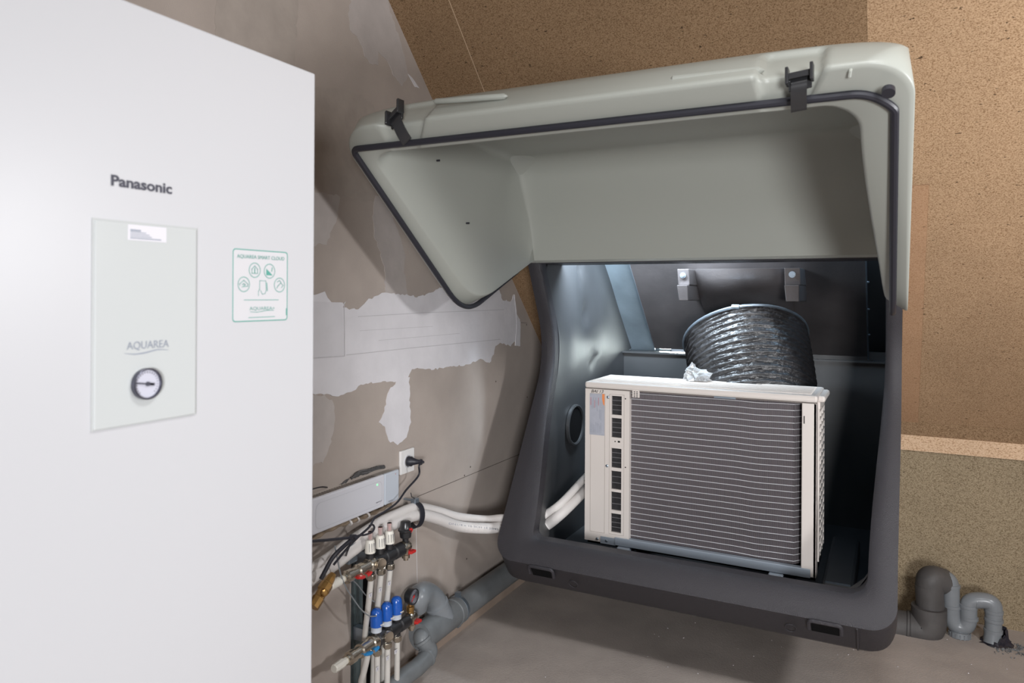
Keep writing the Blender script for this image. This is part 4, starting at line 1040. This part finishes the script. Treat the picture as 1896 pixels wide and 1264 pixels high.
# thin grey wires
for pts, lab in ((((620,1010),(630,1060),(641,1088),(652,1105),(668,1127),(684,1140),(697,1140)), 'thin grey wire looping from the white cabinet to the nearest blue cap'),
                 (((641,1065),(660,1080),(676,1100),(690,1112),(702,1116)), 'thin grey wire crossing behind the nearest milky pipes')):
    o = MB().tube(smoothpath([pX(*q, MX+(-.02 if 'crossing' in lab else .012)) for q in pts], 6), .002, 6).build('thin_wire', m_pvc, None, smooth=True); tag(o, lab, 'wire')
# mounting bracket of the manifolds
for r_, z in ((r1, z1_), (r2, z2_)):
    MB().box(WX, MX-.018, ypos1[1]-.012, ypos1[1]+.012, z-.02, z+.02).build('bracket', m_galv, r_)
# brass valve beside the cabinet
bv = thing('brass_valve', 'worn brass valve at the end of the black hose beside the white cabinet', 'valve', pX(598, 1090, -1.40))
A = pX(617, 1062, -1.40); B = pX(583, 1118, -1.40); dd = B-A; ln = dd.length
MB().lathe(A, dd, [(0,.009),(ln*.12,.013),(ln*.3,.015),(ln*.34,.018),(ln*.55,.0185),(ln*.6,.015),(ln*.78,.0145),(ln*.8,.017),(ln*1.1,.016)], 8).build('valve_body', m_brass, bv, smooth=False)
c = A.lerp(B, .55); MB().lathe(c+Vector((.01,-.01,0)), (.9,-.5,.2), [(0,.010),(.012,.010),(.014,.006)], 8).build('valve_stem', m_brass, bv)
tr_ = MB().obox(pX(645, 1022, -1.46), (0,1,0), (1,0,0), (0,0,1), .02, .02, .03).build('pipe_bracket', m_galv, None, bevel=.003)
tag(tr_, 'small metal bracket under the white pipes left of the upper manifold', 'bracket')

# ================================================================== GREY DRAIN PIPES (left)
dp = thing('drain_pipe', 'grey plastic drain pipe with Y branch along the foot of the left wall', 'pipe', pX(850, 1120, -1.44))
DX = WX+.062
def dq(px, py, x=DX): return pX(px, py, x)
a_, b_ = dq(862, 1118), dq(960, 1050)
zr = (dq(900, 1090)).z
main0 = dq(775, 1178); main0.z = dq(775,1178).z
P0 = Vector((DX, dq(828,1141).y, zr)); P1 = Vector((DX, KY-.02, zr))
MB().tube([P0, P1], .046, 28).build('straight_pipe', m_pvc2, dp, smooth=True)
P2 = Vector((DX, dq(778,1170).y, zr-.004))
MB().tube([P0+Vector((0,.05,0)), P2], .0485, 28).build('branch_body', m_pvc2, dp, smooth=True)
MB().lathe(P0+Vector((0,.035,0)), (0,1,0), [(0,.0485),(.002,.0515),(.012,.0515),(.014,.049),(.04,.049)], 28).build('socket_ring', m_pvc2, dp, smooth=True)
cl2 = P0+Vector((0,.068,0)); MB().lathe(cl2, (0,1,0), [(0,.0505),(.014,.0505)], 28).build('pipe_clip', m_galv, dp, smooth=True)
for s_ in (1, -1): MB().obox(cl2+Vector((0,.007,.057*s_)), (0,1,0), (1,0,0), (0,0,1), .010, .008, .008).build('clip_lug', m_galv, dp)
# upward branch with elbow
bs = Vector((DX+.006, dq(822,1140).y-.01, zr+.01)); be = dq(803, 1108, DX-.01); be2 = dq(787, 1098, DX-.014)
bp_ = smoothpath([bs, bs.lerp(be, .5), be, be2, dq(774, 1106, DX-.005), dq(770, 1122, DX-.02)], 8)
MB().tube(bp_, [.040]*len(bp_), 24).build('branch_elbow', m_pvc, dp, smooth=True)
MB().lathe(bs.lerp(be, .62), (be-bs), [(0,.040),(.002,.044),(.012,.044),(.014,.040)], 24).build('socket_ring', m_pvc, dp, smooth=True)
# lower pipe
lower = fillet([P2+Vector((0,.0,0)), dq(772, 1176, DX), dq(792, 1212, DX+.03), dq(740, 1268, DX+.02), dq(700, 1300, DX+.02)], [.05, .05, .02], 8)
lp2 = smoothpath([P2+Vector((0,.02,0)), dq(781, 1182, DX+.012), dq(795, 1205, DX+.03), dq(778, 1230, DX+.035), dq(745, 1256, DX+.03), dq(690, 1305, DX+.02)], 8)
lp2 = [Vector((p.x, p.y, max(p.z, FZ+.034))) for p in lp2]
MB().tube(lp2, .029, 22).build('lower_pipe', m_pvc2, dp, smooth=True)
for t_ in (8, 19): 
    d_ = lp2[t_+1]-lp2[t_]; MB().lathe(lp2[t_], d_, [(0,.029),(.002,.033),(.010,.033),(.012,.029)], 22).build('socket_ring', m_pvc2, dp, smooth=True)

# ================================================================== RIGHT PIPES AND TRAP
RY = 3.36
def rp(px, py, y=RY): return pY(px, py, y)
bk = thing('black_drain_pipe', 'dusty black insulated pipe elbowing up beside the housing against the knee wall', 'pipe', rp(1710, 1190))
path = fillet([rp(1600, 1146, RY-.05), rp(1712, 1162, RY-.05), rp(1722, 1085, RY-.02), rp(1722, 1069, RY-.02)], [.075, .01], 8)
path = [rp(1610,1150,RY-.05), rp(1690,1159,RY-.06), rp(1715,1160,RY-.06), rp(1722,1140,RY-.05), rp(1722,1110,RY-.03), rp(1721,1078,RY-.02)]
MB().tube([rp(1600,1148,RY-.06), rp(1660,1157,RY-.06), rp(1700,1162,RY-.06)], .059, 26).build('horizontal_pipe', m_bkpipe, bk, smooth=True)
MB().tube(fillet([rp(1686,1160,RY-.06), rp(1720,1166,RY-.06), rp(1720,1122,RY-.06)], .06, 8), .062, 26).build('elbow', m_bkpipe, bk, smooth=True, sharp=60)
MB().tube([rp(1722,1152,RY-.06), rp(1722,1120,RY-.055), rp(1720,1083,RY-.055)], .050, 26).build('riser', m_bkpipe, bk, smooth=True)
MB().tube(fillet([rp(1721,1090,RY-.055), rp(1721,1068,RY-.055), rp(1746,1076,RY-.01)], .042, 8), .0495, 26).build('top_elbow', m_bkpipe, bk, smooth=True)
MB().lathe(rp(1722,1150,RY-.058), (0,0,1), [(0,.050),(.002,.054),(.01,.054),(.012,.050)], 26).build('socket_ring', m_bkpipe, bk, smooth=True)
MB().lathe(rp(1678,1159,RY-.06), (1,0,-.03), [(0,.059),(.002,.063),(.01,.063),(.012,.059)], 26).build('socket_ring', m_bkpipe, bk, smooth=True)
tq = thing('drain_trap', 'grey plastic S-shaped drain trap standing on the floor at the right', 'pipe', Vector((rp(1838,1190).x, RY, FZ)))
R1 = .030
TY = RY-.02
MB().tube(fillet([rp(1735,1070,TY), rp(1761,1070,TY), rp(1761,1120,TY), ], .05, 8), R1, 20).build('inlet_bend', m_pvc, tq, smooth=True)
MB().tube(fillet([rp(1761,1115,TY), rp(1763,1158,TY), rp(1793,1162,TY), rp(1793,1120,TY)], [.045, .045], 10), R1, 20).build('trap_bend', m_pvc, tq, smooth=True)
MB().tube(fillet([rp(1793,1128,TY), rp(1795,1110,TY), rp(1840,1112,TY), rp(1840,1140,TY)], [.05,.05], 10), R1, 20).build('outlet_bend', m_pvc, tq, smooth=True)
fb = rp(1838,1204,TY); yfl = TY
bz = Vector((rp(1838,1190,TY).x-.004, TY, FZ))
MB().tube([rp(1840,1135,TY), rp(1839,1165,TY), bz+Vector((0,-.01,.0))], R1-.001, 20).build('standpipe', m_pvc, tq, smooth=True)
for q, dd in (((1761,1086),(0,0,1)),((1762,1124),(0,0,1)),((1793,1124),(0,0,1)),((1794,1146),(0,0,1)),((1840,1134),(0,0,1)),((1840,1150),(0,0,1)),((1839,1170),(0,0,1)),((1806,1104),(1,0,0))):
    c = rp(*q, TY)
    if dd[0]: c = rp(1807,1112,TY)
    MB().lathe(c, dd, [(0,R1),(.001,R1+.0022),(.012,R1+.0022),(.013,R1)] if not dd[0] else [(0,R1),(.0005,R1+.001),(.002,R1+.001),(.0025,R1)], 20).build('socket_ring', m_pvc, tq, smooth=True)
c = rp(1777,1162,TY); c.z = rp(1777,1162,TY).z
MB().lathe(c, (0,-.12,-1), [(0,.022),(.012,.026),(.014,.036),(.034,.037),(.036,.034)], 24).build('cleaning_cap', m_pvc, tq, smooth=True)
for k in range(16):
    an = 2*math.pi*k/16; MB().obox(c+Vector((math.cos(an)*.0368, math.sin(an)*.0368-.003, -.024)), (math.cos(an), math.sin(an), 0), (-math.sin(an), math.cos(an), 0), (0,0,1), .0012, .002, .010).build('cap_grip', m_pvc, tq)
# torn plastic at the foot
tb_ = thing('torn_film', 'torn black plastic film around the foot of the grey trap pipe', 'plastic film', bz+Vector((0,0,.002)))
m_film = M('torn film', (44, 42, 50), .2, spec=.9)
rg = random.Random(5); rows = []
for i, (rad, h) in enumerate(((.031,.028),(.036,.022),(.043,.010),(.052,.003))):
    rows.append([bz+Vector((math.cos(a)*rad*(1+rg.uniform(-.15,.25))+.012, math.sin(a)*rad*(1+rg.uniform(-.2,.15)), max(.001, h*(1+.6*math.cos(a-.4))*(1+rg.uniform(-.5,.5))))) for a in [2*math.pi*k/26 for k in range(26)]])
MB().grid(rows, True).build('film', m_film, tb_, smooth=False)
mb = MB()
for k in range(160):
    an = rg.uniform(-1.7, .5); rd = .05+abs(rg.gauss(0, .03)); c = bz+Vector((math.cos(an)*rd*1.3+.015, math.sin(an)*rd*.9, .002)); s_ = rg.uniform(.0012, .004)
    mb.obox(c, (rg.uniform(-1,1), rg.uniform(-1,1), .2), (rg.uniform(-1,1), 1, 0), (0,0,1), s_, s_*.6, s_*.5)
dbo = mb.build('debris', m_dust, None, kind='stuff'); tag(dbo, 'grey crumbs and dust scattered at the foot of the trap pipe', 'debris')
mb = MB()
for k in range(90):
    x = rg.uniform(-1.2, 1.0); y = rg.uniform(2.2, 3.45); s_ = rg.uniform(.0008, .0024); mb.obox((x, y, FZ+s_*.4), (1, rg.uniform(-1,1), 0), (rg.uniform(-1,1), 1, 0), (0,0,1), s_, s_*.7, s_*.5)
gr = mb.build('floor_grit', m_pl, None, kind='stuff'); tag(gr, 'pale grit scattered over the concrete floor', 'debris')

# ------------------------------------------------------------------ lift everything so that the floor is z = 0
for o in list(COL.objects):
    if o.parent is None: o.location.z += H0
